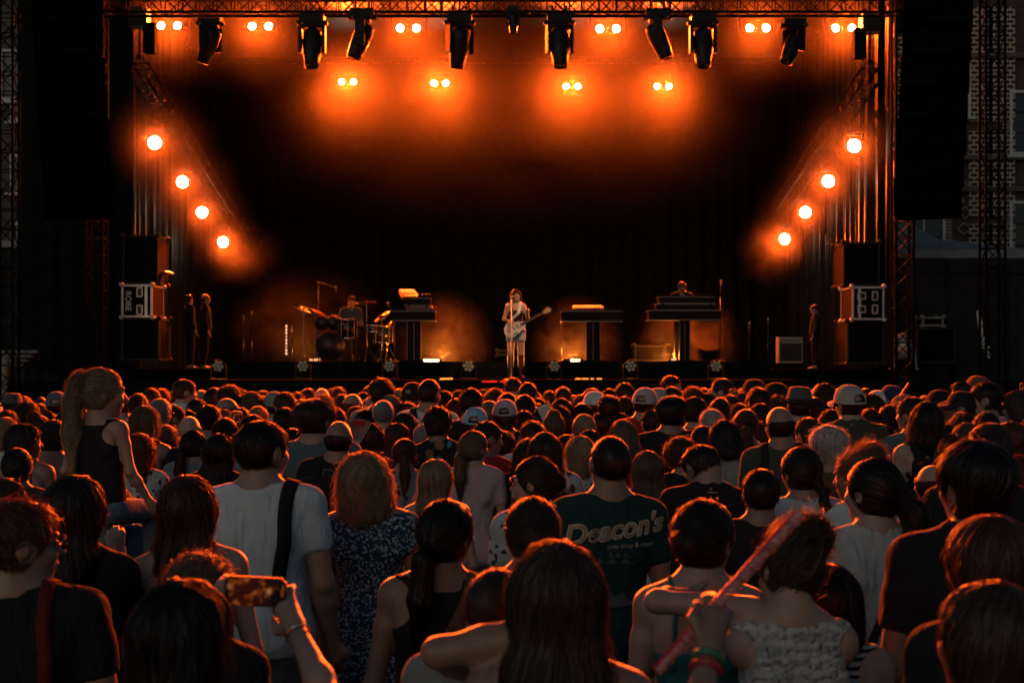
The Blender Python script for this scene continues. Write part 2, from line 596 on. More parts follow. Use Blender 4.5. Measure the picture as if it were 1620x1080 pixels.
YR = 46.0
bR = empty('brick_building', (P(1520, HZ, YR).x, YR, 0))
bx0 = bR.location.x
MB().box((0, 4.0, 9.0), (10.0, 8.0, 18.0)).build('wall', BR_PLAIN, bR)
for px, w in ((1404, 0.9), (1550, 0.75), (1583, 0.85)):
    x = P(px, HZ, YR).x - bx0
    for z0, z1 in ((2.0, 6.6), (6.85, 9.6), (9.9, 13.6)):
        MB().box((x, -0.06, (z0 + z1) / 2), (w, 0.12, z1 - z0)).build('brick_pilaster', BR_PAT, bR)
for py in (90, 250, 300):
    z = P(0, py, YR).z
    MB().box((0, -0.12, z), (10.0, 0.2, 0.16)).build('string_course', mat('stone_course', (0.09, 0.075, 0.06), .8), bR)
for px, py in ((1540, 242), (1515, 318), (1526, 337), (1538, 385), (1524, 362), (1552, 252), (1536, 290)):
    q = P(px, py, YR)
    m = MB()
    s_, w_ = 0.13, 0.035
    for a, b_ in (((-1, 2.2), (1, 2.2)), ((-1, -2.2), (1, -2.2)), ((2.2, -1), (2.2, 1)), ((-2.2, -1), (-2.2, 1)), ((-2.2, 1), (-1, 1)), ((1, 1), (2.2, 1)), ((-2.2, -1), (-1, -1)), ((1, -1), (2.2, -1)), ((-1, 1), (-1, 2.2)), ((1, 1), (1, 2.2)), ((-1, -1), (-1, -2.2)), ((1, -1), (1, -2.2))):
        cx, cz = (a[0] + b_[0]) / 2 * s_ * .6, (a[1] + b_[1]) / 2 * s_ * .6
        m.box((q.x - bx0 + cx, -0.03, q.z + cz), (abs(a[0] - b_[0]) * s_ * .6 + w_, 0.05, abs(a[1] - b_[1]) * s_ * .6 + w_))
    m.build('brick_cross_ornament', mat('pale_brick', (0.3, 0.24, 0.18), .9), bR)
for px, py, w, h in ((1622, 195, 1.0, 2.0), (1622, 372, 1.0, 2.1), (1500, 130, 1.3, 2.2), (1460, 360, 1.3, 2.0)):
    q = P(px, py, YR)
    window(bR, q.x - bx0, -0.07, q.z, w, h, (2, 3))
    for k in range(18):
        for s in (-1, 1):
            MB().box((q.x - bx0 + s * (w / 2 + .17), -.05, q.z - h / 2 + (k + .5) * h / 18), (.2, .1, h / 18 * .62)).build('brick_quoin', MATS['pale_brick'], bR)
tag(bR, 'dark brick building with pale net patterned pilasters behind the right tower', 'building')

bL = empty('grey_brick_building', (P(60, HZ, 44).x, 44.0, 0))
lx = bL.location.x
MB().box((0, 4.0, 9.0), (9.0, 8.0, 18.0)).build('wall', BR_GREY, bL)
for px, py, w, h in ((36, 275, .62, 1.1), (20, 120, .62, 1.5), (55, 380, 1.3, 1.0), (172, 140, .9, 3.0), (36, 175, .6, .6)):
    q = P(px, py, 44)
    window(bL, q.x - lx, -.07, q.z, w, h, (2, 1))
tag(bL, 'grey building with pale framed windows behind the left tower', 'building')


def pagoda(px, py_peak, py_eave, y, w, label):
    c = P(px, py_eave, y)
    t = empty('pagoda_tent', (c.x, y, 0))
    zp = P(px, py_peak, y).z
    m = MB()

    def fn(u, v):
        a = u * 2 * math.pi
        r_ = (1 - v) ** 1.0 * w / 2
        sq = 1 / max(abs(math.cos(a)), abs(math.sin(a)))
        return (r_ * sq * math.cos(a), r_ * sq * math.sin(a), c.z + (zp - c.z) * (v ** 1.7))
    m.grid(fn, 48, 10)
    m.build('canopy', mat('tent_canvas', (0.25, 0.26, 0.26), .7), t, True)
    for s in (-1, 1):
        for q in (-1, 1):
            MB().cyl((s * w * .49, q * w * .49, 0), (s * w * .49, q * w * .49, c.z), .035).build('pole', STEEL, t)
    v = MB(); v.box((0, -w / 2 - .01, c.z - .13), (w, .015, .25)); v.build('valance', MATS['tent_canvas'], t)
    tag(t, label, 'tent', 'tents beside the stage')


pagoda(92, 362, 389, 33, 2.6, 'pale peaked tent roof beyond the left drape')
pagoda(1430, 345, 405, 34.5, 3.0, 'pale tent roof by the right inner tower')
pagoda(1500, 378, 406, 33, 4.2, 'low pale tent roof above the right black drape')

# black drapes beside the stage
m = MB(); m.grid(drape_mesh((-13, 27.6, 0), (-7.3, 27.6, 0), 0.0, P(0, 392, 27.6).z, 0.09, 12, 11), 200, 6)
tag(m.build('masking_drape', mat('masking_cloth', (0.014, 0.016, 0.016), 0.8, var=.3, spec=.25), smooth=True), 'black masking cloth hung left of the road cases', 'curtain', 'masking drapes')
m = MB(); m.grid(drape_mesh((7.25, 27.9, 0), (13, 27.9, 0), 0.0, P(0, 408, 27.9).z, 0.13, 9, 12), 200, 6)
tag(m.build('masking_drape', MATS['masking_cloth'], smooth=True), 'black masking cloth with folds hung behind the fan', 'curtain', 'masking drapes')
tag(MB().tube([P(1452, 431, 27.5), P(1620, 434, 27.5)], .014).build('drape_rail', STEEL), 'thin pale rail along the right masking cloth', 'rail')
s_ = MB()
pts = [(1548, 493), (1551, 520), (1556, 545), (1564, 566)]
for (a, b) in zip(pts[:-1], pts[1:]):
    qa, qb = P(*a, 27.3), P(*b, 27.3)
    s_.add([qa + Vector((-.04, 0, 0)), qa + Vector((.03, -.02, 0)), qb + Vector((.045, -.02, 0)), qb + Vector((-.04, 0, 0))], [(0, 1, 2, 3)])
s_.cyl(P(1546, 492, 27.3), P(1551, 497, 27.3), .03); s_.cyl(P(1551, 492, 27.3), P(1547, 498, 27.3), .02)
s_.cyl(P(1553, 548, 27.28), P(1566, 549, 27.28), .02)
tag(s_.build('white_strap', WHITEP), 'white cloth strap tied on the right masking cloth', 'strap')

# ------------------------------------------------------------------ road cases
BALL = None
DARKTRIM = mat('dark_case_edge', (.018, .018, .017), .6, .0, spec=.2)
MIDTRIM = mat('dull_case_edge', (.2, .2, .19), .5, .3)


def road_case(name, x0, x1, y0, y1, yd, depth, label, latch=(), text=None, side=0, cat='road case', group='road cases', trim=None):
    """front face spans photo columns x0..x1 and rows y0..y1 at distance yd"""
    a, b = P(x0, y1, yd), P(x1, y0, yd)
    w, h = b.x - a.x, b.z - a.z
    t = empty(name, ((a.x + b.x) / 2, yd + depth / 2, a.z))
    MB().box((0, 0, h / 2), (w - .02, depth - .02, h - .02)).build('panel_box', CASEM, t)
    e = MB(); k = .035
    for sx in (-1, 1):
        for sy in (-1, 1):
            e.box((sx * (w / 2 - k / 2), sy * (depth / 2 - k / 2), h / 2), (k, k, h))
        for zz in (k / 2, h - k / 2):
            e.box((sx * (w / 2 - k / 2), 0, zz), (k - .002, depth - 2 * k, k))
    for sy in (-1, 1):
        for zz in (k / 2, h - k / 2):
            e.box((0, sy * (depth / 2 - k / 2), zz), (w - 2 * k, k - .002, k))
    trim = trim or DARKTRIM
    e.build('edge_trim', trim, t)
    global BALL
    if BALL is None:
        BALL = MB().lathe([(0.0005, .045), (.035, .035), (.05, 0), (.035, -.035), (.0005, -.045)], 8).mesh('ball_corner', True)
    for sx in (-1, 1):
        for sy in (-1, 1):
            for zz in (0, h):
                link('ball_corner', BALL, trim, t).location = (sx * w / 2, sy * depth / 2, zz)
    for (lx_, ly_, lw, lh) in latch:
        q = P(lx_, ly_, yd)
        c = Vector((q.x - (a.x + b.x) / 2, -depth / 2 - .004, q.z - a.z))
        pl = MB(); W, H = lw / FPX * yd, lh / FPX * yd
        pl.box(c + Vector((-W / 2, 0, 0)), (.02, .025, H)); pl.box(c + Vector((W / 2, 0, 0)), (.02, .025, H)); pl.box(c + Vector((0, 0, H / 2)), (W + .02, .025, .02)); pl.box(c + Vector((0, 0, -H / 2)), (W + .02, .025, .02))
        o = pl.build('handle_plate', STEELB, t)
        hd = MB(); hd.box(c + Vector((0, -.012, 0)), (W * .35, .03, H * .75)); hd.build('handle', BLACKM, o)
    tag(t, label, cat, group)
    return t, a, b


def text_mesh(body, size, extrude=0.002, shear=0.0, offset=0.0):
    cu = bpy.data.curves.new('lettering', 'FONT')
    cu.body = body
    cu.size = size
    cu.extrude = extrude
    cu.shear = shear
    cu.offset = offset
    cu.align_x = 'CENTER'
    cu.align_y = 'CENTER'
    o = bpy.data.objects.new('lettering', cu)
    COL.objects.link(o)
    dg = bpy.context.evaluated_depsgraph_get()
    me = bpy.data.meshes.new_from_object(o.evaluated_get(dg))
    bpy.data.objects.remove(o)
    bpy.data.curves.remove(cu)
    return me


t, a, b = road_case('road_case', 192, 241, 450, 502, 25.6, .85, 'black road case with sideways white lettering on top of the left stack', ((221, 462, 8, 14), (221, 490, 8, 14)), trim=STEELB)
q = P(202.5, 476, 25.6)
me = text_mesh('ROBE', .145, offset=.002)
o = link('lettering', me, WHITEP, t)
o.matrix_local = Matrix.Translation((q.x - (a.x + b.x) / 2, -.85 / 2 + .006, q.z - a.z)) @ Matrix.Rotation(R(90), 4, 'X') @ Matrix.Rotation(R(-90), 4, 'Z')
vl = MB(); xx = P(231, 476, 25.6).x - (a.x + b.x) / 2; vl.box((xx, -.85 / 2 + .004, (b.z - a.z) / 2), (.05, .01, b.z - a.z - .07)); vl.build('lid_joint', STEELB, t)
road_case('road_case', 192, 252, 503, 570, 25.7, .85, 'large black case under the lettered road case', ())
road_case('road_case', 194, 250, 372, 449, 26.6, .8, 'tall dark cabinet standing behind the lettered road case', ())
t, a, b = road_case('road_case', 1348, 1399, 453, 506, 25.8, .9, 'black road case with four latches on top of the right stack', ((1363, 468, 12, 10), (1363, 489, 12, 10), (1384, 468, 8, 13), (1384, 489, 8, 13)), trim=STEELB)
vl = MB(); xx = P(1360, 476, 25.8).x - (a.x + b.x) / 2; vl.box((xx, -.9 / 2 + .004, (b.z - a.z) / 2), (.05, .01, b.z - a.z - .07)); vl.build('lid_joint', STEELB, t)
road_case('road_case', 1340, 1399, 507, 576, 25.9, .9, 'large black case under the latched road case', ())
road_case('road_case', 1334, 1392, 383, 452, 26.8, .8, 'tall dark cabinet behind the latched road case', ())
road_case('road_case', 1450, 1512, 518, 574, 26.6, .7, 'low black case with pale edge beside the fan', ())
road_case('road_case', 1459, 1493, 501, 516, 26.7, .5, 'small pale edged rack case on the low black case', (), cat='rack case', trim=MIDTRIM)
road_case('road_case', 1004, 1053, 546, 571, 30.5, .6, 'black case with pale top edge left of the right keyboard desk', ())
road_case('road_case', 1109, 1137, 554, 571, 29.5, .4, 'small pale edged case right of the right keyboard desk', ())
road_case('road_case', 786, 808, 553, 562, 31.5, .4, 'small grey case on the riser behind the singer', ())


def amp(x0, x1, y0, y1, yd, label):
    a, b = P(x0, y1, yd), P(x1, y0, yd)
    w, h = b.x - a.x, b.z - a.z
    t = empty('guitar_amplifier', ((a.x + b.x) / 2, yd + .15, a.z))
    MB().box((0, 0, h / 2), (w, .3, h)).build('cabinet', mat('amp_tolex', (.25, .2, .15), .7), t)
    MB().box((0, -.155, h * .42), (w * .9, .012, h * .68)).build('grille_cloth', mat('amp_grille', (.02, .02, .02), .9), t)
    MB().box((0, -.155, h * .87), (w * .9, .012, h * .16)).build('control_panel', mat('amp_panel', (.3, .25, .18), .5), t)
    m = MB()
    for k in range(7):
        m.cyl((w * (-.38 + .12 * k), -.16, h * .87), (w * (-.38 + .12 * k), -.185, h * .87), .018, 8)
    m.build('knob', BLACKM, t)
    tag(t, label, 'amplifier')


amp(1232, 1270, 533, 574, 27.3, 'tan guitar amplifier glowing orange left of the right road cases')

# fan
fc = P(1430, 549, 26.3)
t = empty('drum_fan', (fc.x, fc.y, Z_MAIN))
hz = fc.z - Z_MAIN
mt = Matrix.Translation((0, 0, hz)) @ Matrix.Rotation(R(62), 4, 'Z') @ Matrix.Rotation(R(80), 4, 'X')
MB().lathe([(.25, -.11), (.262, -.1), (.262, .1), (.25, .11), (.245, .1), (.245, -.1), (.25, -.11)], 28, mt).build('drum', mat('fan_metal', (.35, .34, .32), .4, .5), t, True)
m = MB()
for k in range(6):
    r_ = .04 + k * .04
    for sgn in (-1, 1):
        m.lathe([(r_ - .004, .11 * sgn), (r_ + .004, .112 * sgn), (r_ + .004, .106 * sgn), (r_ - .004, .11 * sgn)], 24, mt)
m.build('grille', MATS['fan_metal'], t)
m = MB()
for k in range(4):
    a_ = k * math.pi / 2
    m.add([mt @ Vector((r_ * math.cos(a_ + da), r_ * math.sin(a_ + da), zz)) for r_, da, zz in ((.03, 0, .03), (.22, -.25, .05), (.22, .35, -.05), (.03, .4, -.03))], [(0, 1, 2, 3)])
m.build('blade', BLACKM, t)
m = MB(); m.tube([(-.2, -.12, 0.02), (-.2, 0, hz), (.2, 0.02, hz)], .016); m.tube([(.2, -.12, .02), (.2, .02, hz)], .016); m.cyl((-.22, -.15, .015), (-.22, .2, .015), .015); m.cyl((.22, -.15, .015), (.22, .2, .015), .015)
m.build('stand', MATS['fan_metal'], t)
tag(t, 'round metal drum fan standing right of the road cases', 'fan')

# pale rails at far left
m = MB()
for k in range(4):
    z = P(0, 556 + 7 * k, 25.2).z
    m.box((P(26 - 8 * k, 0, 25.2).x, 25.2, z), (.75, .12, .05))
m.box((P(8, 0, 25.2).x, 25.2, 1.1), (.08, .1, 2.2))
tag(m.build('steel_rail_stack', mat('pale_steel', (.16, .17, .16), .5, .3)), 'stack of pale steel rails at the far left by the tower', 'rails')

# ------------------------------------------------------------------ floor lamps, LED bars
def par_can(px, py, y, label, i):
    c = P(px, py, y)
    zf = Z_AP
    t = empty('floor_par_light', (c.x, y, zf))
    hz_ = c.z - zf
    mt = Matrix.Translation((0, 0, hz_)) @ Matrix.Rotation(R(90 + 6), 4, 'X') @ Matrix.Rotation(R(8 * (i % 3 - 1)), 4, 'Z')
    MB().lathe([(.0005, -.18), (.07, -.17), (.115, -.04), (.125, 0.0), (.118, .02), (.112, .008), (.0005, .008)], 20, mt).build('can', HOUS, t, True)
    lm = mat('par_lens', (.62, .55, .38), .35)
    for k in range(7):
        a_ = k * math.pi / 3
        r_ = 0 if k == 6 else .073
        MB().lathe([(.0005, .03), (.02, .026), (.034, .008)], 12, mt @ Matrix.Translation((r_ * math.cos(a_), r_ * math.sin(a_), 0))).build('lens', lm, t, True)
    m = MB()
    for s in (-1, 1):
        m.box((s * .14, 0.03, hz_ / 2 + .01), (.014, .05, hz_ + .06))
    m.box((0, .03, .012), (.3, .16, .02))
    m.build('stand_bracket', HOUS, t)
    tag(t, label, 'stage light', 'unlit floor lamps along the riser')


for i, px in enumerate((345, 479, 616, 741, 877, 998, 1133)):
    par_can(px, 579, 26.9 if px not in (345,) else 26.4, 'unlit floor lamp with seven lenses, %s from the left on the stage edge' % ords[i], i)


def led_bar(x0, x1, py, y, label, estr, power, lightoff, litfrac=(0, 1)):
    a, b = P(x0, py, y), P(x1, py, y)
    w = b.x - a.x
    t = empty('led_bar', ((a.x + b.x) / 2, y, Z_RIS))
    hz_ = a.z - Z_RIS
    MB().box((0, .03, hz_), (w * 1.25, .08, .07)).build('housing', HOUS, t)
    lm = mat('led_lens_lit_%d' % int(estr), (1, .8, .6), .3, emit=(1, .5, .25), estr=estr)
    n = max(3, int(w / .05))
    l0, l1 = int(n * litfrac[0]), int(n * litfrac[1])
    for k in range(l0, l1):
        MB().box((-w / 2 + w * (k + .5) / n, -.012, hz_), (w / n * .8, .01, .05)).build('lens', lm, t)
    m = MB(); m.box((-w * .5, .03, hz_ / 2), (.05, .1, abs(hz_) + .04)); m.box((w * .5, .03, hz_ / 2), (.05, .1, abs(hz_) + .04)); m.build('foot', HOUS, t)
    tag(t, label, 'LED light', 'LED bars on the riser')
    if power:
        point('led_bar_light', Vector(((a.x + b.x) / 2, y, a.z)) + Vector(lightoff), power, (1, .25, .03), .05)


led_bar(669, 696, 570.5, 28.2, 'glowing LED bar at the foot of the left keyboard desk', 14, 210, (.16, .75, .08))
led_bar(894, 919, 570, 28.2, 'half lit LED bar at the foot of the middle keyboard desk', 7, 190, (.0, .8, .08), (.45, 1))
led_bar(1060, 1072, 569, 29.6, 'small LED bar on the floor behind the right keyboard desk', 1, 110, (.02, .4, .1))
led_bar(488, 508, 569, 31.2, 'LED bar on the floor behind the drum kit', 1, 90, (-.3, .3, .2))  # no real bar here: lamp added for the glow behind the drums
m = MB(); m.box((0, 0, 0), (.235, .05, .03)); o = m.build('marker_light', mat('marker_orange_lit', (1, .4, .1), .4, emit=(1, .3, .05), estr=1.4)); o.location = P(706, 599, 25.95); o.rotation_euler.y = R(-2); tag(o, 'short orange marker light on the stage edge left of the singer', 'light')
m = MB()
for k, w in enumerate((.1, .12, .06, .09)):
    m.box((-.18 + .13 * k, 0, 0), (w, .05, .025))
o = m.build('marker_light', MATS['marker_orange_lit']); o.location = P(930, 599, 25.95); tag(o, 'broken orange marker light on the stage edge right of the singer', 'light')
m = MB(); m.box((0, 0, 0), (.44, .05, .022)); o = m.build('marker_light', mat('marker_red_lit', (1, .02, .02), .4, emit=(1, .01, .01), estr=.8)); o.location = P(782, 603.5, 25.95); tag(o, 'thin red light strip on the stage edge below the singer', 'light')
m = MB()
for k in range(9):
    m.box((0, 0, .07 * k - .3), (.03, .03, .045 if k not in (2, 5) else .02))
o = m.build('light_strip', mat('strip_lit', (1, .7, .5), .4, emit=(1, .55, .35), estr=1.2)); o.location = P(453, 536, 29.0); tag(o, 'upright strip of small lights left of the drum kit', 'light')

# ------------------------------------------------------------------ keyboard desks
TRIM = mat('desk_edge_trim', (.2, .185, .16), .6)
DESK = mat('desk_black', (.005, .005, .005), .6, spec=.12)


def desk(label, yd, slab, tiers, colx, pane=True):
    x0, x1, y0, y1 = slab
    c = P((x0 + x1) / 2, (y0 + y1) / 2, yd)
    t = empty('keyboard_desk', (c.x, yd, Z_RIS))

    def slab_box(x0, x1, y0, y1, dep, yo, nm, inset=0.0):
        a, b = P(x0, y1, yd), P(x1, y0, yd)
        w, h = b.x - a.x, b.z - a.z
        cx, cz = (a.x + b.x) / 2 - c.x, (a.z + b.z) / 2 - Z_RIS
        o = MB().box((cx, dep / 2 + yo, cz), (w, dep, h)).build(nm, DESK, t)
        m = MB()
        for zz in (cz + h / 2, cz - h / 2):
            m.box((cx, yo - .004, zz), (w + .012, .012, .016))
            for s in (-1, 1):
                m.box((cx + s * (w / 2 + .003), dep / 2 + yo + .004, zz), (.012, dep - .012, .016))
        m.build('edge_trim', TRIM, o)
        return cx, cz, w, h
    slab_box(x0, x1, y0, y1, .62, 0, 'desk_top')
    for k, (a0, a1, b0, b1) in enumerate(tiers):
        slab_box(a0, a1, b0, b1, .4, .18, 'upper_shelf')
    if tiers:
        xs = (tiers[0][0] + 6, tiers[0][1] - 6)
        for q in xs:
            aa = P(q, y0, yd); bb = P(q, tiers[0][3], yd)
            if bb.z - aa.z > .03:
                MB().box((aa.x - c.x, .3, (aa.z + bb.z) / 2 - Z_RIS), (.04, .3, bb.z - aa.z)).build('shelf_bracket', DESK, t)
    a, b = P(colx[0], 0, yd).x - c.x, P(colx[1], 0, yd).x - c.x
    zt = P(0, y1, yd).z - Z_RIS
    o = MB().box(((a + b) / 2, .3, zt / 2), (b - a, .3, zt - .002)).build('column', DESK, t)
    m = MB()
    for q in (a, (a + b) / 2, b):
        m.box((q, .146, zt / 2), (.012, .012, zt - .02))
    m.build('edge_trim', mat('column_trim', (.12, .11, .1), .5), o)
    MB().box(((a + b) / 2, .3, .015), (b - a + .3, .6, .03)).build('foot_plate', DESK, t)
    tag(t, label, 'keyboard stand', 'keyboard desks')
    return t


desk('black column keyboard desk with one upper shelf, right of the drums', 28.8, (618, 688, 492, 507), ((639, 680, 471, 482),), (643, 665))
desk('black column keyboard desk without upper shelf, right of the singer', 28.8, (888, 985, 492, 508), (), (928, 950))
desk('widest black keyboard desk with double upper shelf, before the standing keyboardist', 28.8, (1027, 1141, 491, 506), ((1044, 1133, 469, 479), (1040, 1133, 480.5, 490)), (1077, 1093))


def keyboard(px, py, yd, w, tilt, label, rz=0):
    c = P(px, py, yd)
    t = empty('keyboard', c)
    rot = Matrix.Rotation(tilt, 4, 'X') @ Matrix.Rotation(rz, 4, 'Z')
    o = MB().box((0, 0, .035), (w, .32, .07), None).build('body', mat('synth_body', (.06, .05, .045), .4), t)
    k = MB()
    n = int(w / .024)
    for i in range(n):
        k.box((-w / 2 + .02 + i * (w - .04) / n, .07, .074), (.02, .15, .014))
    k.build('white_keys', WHITEP, t)
    k = MB()
    for i in range(8):
        k.cyl((-w * .4 + i * .08, -.08, .07), (-w * .4 + i * .08, -.08, .09), .012, 8)
    k.build('knob', CHROME, t)
    t.rotation_euler = (tilt, 0, rz)
    tag(t, label, 'keyboard')


keyboard(664, 491, 29.05, .55, R(8), 'small keyboard lit orange on the left desk')
keyboard(930, 490.5, 29.1, .62, R(10), 'keyboard with bright orange light on the middle desk')
keyboard(646, 468, 29.1, .34, R(30), 'tilted tablet sized keyboard on top of the left desk', R(20))

# ------------------------------------------------------------------ drum kit
DRUM = mat('drum_lacquer', (.015, .013, .012), .25)
SKIN_D = mat('drum_head_black', (.012, .012, .012), .4)
CYM = mat('cymbal_bronze', (.5, .3, .12), .3, 1.0)
dk0 = P(522, 570, 30.2)
dk = empty('drum_kit', (dk0.x, dk0.y, Z_RIS))


def dpt(px, py, dy=0.0):
    q = P(px, py, 30.2 + dy)
    return Vector((q.x - dk0.x, dy, q.z - Z_RIS))


def drum(nm, a, b, r, head=SKIN_D):
    a, b = Vector(a), Vector(b)
    o = MB().cyl(a, b, r, 24).build(nm, DRUM, dk, True)
    d = (b - a).normalized()
    MB().cyl(a - d * .012, a + d * .02, r * 1.03, 24).build('hoop', CHROME, o, True); MB().cyl(b - d * .02, b + d * .012, r * 1.03, 24).build('hoop', CHROME, o, True)
    MB().cyl(a - d * .016, a - d * .013, r * .96, 24).build('drum_head', head, o, True)
    m = MB(); q = d.to_track_quat('Z', 'Y')
    for k in range(8):
        p = q @ Vector((math.cos(k * .785) * r * 1.02, math.sin(k * .785) * r * 1.02, 0))
        m.cyl(a + p + d * .02, b + p - d * .02, .008, 5)
    m.build('lug', CHROME, o)


drum('kick_drum', dpt(522, 547, -.35), dpt(522, 547, .15), .30)
drum('rack_tom', dpt(509, 511, -.12), dpt(511, 511, .18) + Vector((0, 0, .03)), .15)
drum('rack_tom', dpt(527, 511, -.12), dpt(527, 511, .18) + Vector((0, 0, .03)), .14)
drum('floor_tom', dpt(550, 520, -.1) + Vector((0, 0, .2)), dpt(550, 520, -.08) + Vector((0, 0, -.2)), .19)
drum('snare_drum', dpt(592, 520, .1) + Vector((0, 0, .07)), dpt(592, 520, .1) + Vector((0, 0, -.07)), .18)
drum('floor_tom', dpt(606, 528, .1) + Vector((0, 0, .16)), dpt(606, 528, .1) + Vector((0, 0, -.2)), .2)
for (px, py, dy, rx, ry, r_) in ((480, 487, -.2, -12, 14, .24), (498, 492, 0, 10, 22, .22), (580, 479, .1, -8, -4, .23), (604, 500, -.1, 20, -35, .2), (612, 516, .1, 12, -50, .17)):
    c = dpt(px, py, dy)
    mt = Matrix.Translation(c) @ Euler((R(rx), R(ry), 0)).to_matrix().to_4x4()
    o = MB().lathe([(.0005, .03), (.03, .028), (.05, .008), (r_, -.012), (r_, -.016), (.05, .004), (.0005, .02)], 28, mt).build('cymbal', CYM, dk, True)
    m = MB(); m.cyl((c.x, c.y + .02, .25), (c.x, c.y + .02, c.z), .011, 8)
    for k in range(3):
        a_ = k * 2.094 + .5
        m.cyl((c.x, c.y + .02, .34), (c.x + .24 * math.cos(a_), c.y + .02 + .24 * math.sin(a_), .01), .01, 6)
    m.build('cymbal_stand', CHROME, o)
tag(dk, 'dark drum kit with bronze cymbals on the riser left of the keyboards', 'drum kit')


def mic_stand(px, base_py, top_py, yd, label, boom=None, zf=None, mt=None):
    zf = Z_RIS if zf is None else zf
    a = P(px, top_py, yd)
    t = empty('microphone_stand', (a.x, yd, zf))
    h = a.z - zf
    mt = mt or BLACKM
    MB().cyl((0, 0, .02), (0, 0, h), .013, 10).build('pole', mt, t, True)
    MB().lathe([(.14, 0), (.14, .015), (.02, .03), (.0005, .03)], 20).build('base', mt, t, True)
    tip = Vector((0, -.03, h + .02))
    if boom:
        q = P(boom[0], boom[1], yd)
        tip = Vector((q.x - a.x, -.02, q.z - zf))
        MB().cyl((-tip.x * .15, 0, h - (tip.z - h) * .15), tip, .009, 8).build('boom', mt, t, True)
    m = MB(); m.cyl(tip, tip + Vector((0, .1, -.06)), .016, 10, .013)
    m.build('microphone_body', BLACKM, t, True)
    MB().lathe([(.0005, -.03), (.02, -.022), (.027, 0), (.02, .022), (.0005, .03)], 12, Matrix.Translation(tip + Vector((0, -.005, .01)))).build('microphone_grille', CHROME, t, True)
    tag(t, label, 'microphone stand')


mic_stand(809, 600, 473, ST_Y + .45, 'pale straight microphone stand before the singer', zf=Z_AP, mt=mat('pale_stand_metal', (.75, .6, .45), .35, .4))
mic_stand(504, 570, 446, 30.6, 'tall black overhead microphone stand at the drum kit', (531, 455))
mic_stand(624, 570, 500, 29.7, 'short black microphone stand between drums and left desk', (614, 480))
mic_stand(1139, 570, 470, 29.3, 'thin black stand right of the widest keyboard desk', (1140, 446))
mic_stand(888, 570, 510, 29.0, 'thin black stand at the left end of the middle desk')
for i, (px, py, y) in enumerate(((462, 575, 31), (1185, 575, 30), (1215, 575, 31), (385, 575, 30), (398, 575, 30.5))):
    mic_stand(px, 575, 520 - 6 * i, y, 'dark stand in the shadow of the %s wing, %s' % (('left', 'right', 'right', 'left', 'left')[i], ('beside the light strip', 'nearest the desk', 'nearest the amplifier', 'farther from the drums', 'closer to the drums')[i]), zf=Z_MAIN)
t = empty('music_stand', P(262, 432, 26.9))
MB().lathe([(.0005, .05), (.05, .045), (.15, .0), (.16, -.015), (.14, -.01), (.0005, .02)], 20).build('shade', mat('orange_cymbal', (.5, .3, .12), .35, .8), t, True)
MB().cyl((0, 0, 0), (0, 0, -1.4), .015).build('pole', BLACKM, t)
tag(t, 'small cymbal on a pole above the lettered road case', 'cymbal')

# barrier between pit and crowd
t = empty('crowd_barrier', (0, 20.5, 0))
for k in range(14):
    x = -8.5 + 1.3 * k
    m = MB(); m.box((x, 0, .6), (1.22, .03, 1.1)); o = m.build('panel', mat('barrier_metal', (.2, .2, .2), .5, .5), t)
    MB().box((x, 0, 1.17), (1.28, .09, .05)).build('rail', MATS['barrier_metal'], o)
tag(t, 'low metal crowd barrier between the crowd and the stage', 'barrier')

# ------------------------------------------------------------------ stage smoke
def smoke_mat(name, dens, scale, lo, hi, det=3.0, col=(.95, .95, .95), ang=0.35, seed=0.0, pw=1.0):
    m = bpy.data.materials.new(name)
    m.use_nodes = True
    nt = m.node_tree
    nt.nodes.clear()
    out = nt.nodes.new('ShaderNodeOutputMaterial')
    v = nt.nodes.new('ShaderNodeVolumePrincipled')
    v.inputs['Color'].default_value = (*col, 1)
    v.inputs['Anisotropy'].default_value = ang
    nt.links.new(v.outputs[0], out.inputs['Volume'])
    if scale is None:
        v.inputs['Density'].default_value = dens
        return m
    tc = nt.nodes.new('ShaderNodeTexCoord')
    n = nt.nodes.new('ShaderNodeTexNoise')
    n.inputs['Scale'].default_value = scale
    n.inputs['Detail'].default_value = det
    n.inputs['Distortion'].default_value = .9
    mp = nt.nodes.new('ShaderNodeMapping')
    mp.inputs['Location'].default_value = (seed, seed * .7, seed * 1.3)
    nt.links.new(tc.outputs['Object'], mp.inputs['Vector'])
    nt.links.new(mp.outputs[0], n.inputs['Vector'])
    mr = nt.nodes.new('ShaderNodeMapRange')
    mr.inputs['From Min'].default_value = lo
    mr.inputs['From Max'].default_value = hi
    mr.inputs['To Min'].default_value = 0
    mr.inputs['To Max'].default_value = dens
    nt.links.new(n.outputs['Fac'], mr.inputs['Value'])
    # fade to nothing at the edge of the puff (unit sphere in object space)
    ln = nt.nodes.new('ShaderNodeVectorMath'); ln.operation = 'LENGTH'
    nt.links.new(tc.outputs['Object'], ln.inputs[0])
    fd = nt.nodes.new('ShaderNodeMapRange')
    fd.interpolation_type = 'SMOOTHSTEP'
    fd.inputs['From Min'].default_value = 0.0
    fd.inputs['From Max'].default_value = 0.96
    fd.inputs['To Min'].default_value = 1
    fd.inputs['To Max'].default_value = 0
    nt.links.new(ln.outputs['Value'], fd.inputs['Value'])
    pwn = nt.nodes.new('ShaderNodeMath'); pwn.operation = 'POWER'; pwn.inputs[1].default_value = pw
    nt.links.new(fd.outputs[0], pwn.inputs[0])
    mu = nt.nodes.new('ShaderNodeMath'); mu.operation = 'MULTIPLY'
    nt.links.new(mr.outputs[0], mu.inputs[0]); nt.links.new(pwn.outputs[0], mu.inputs[1])
    nt.links.new(mu.outputs[0], v.inputs['Density'])
    return m



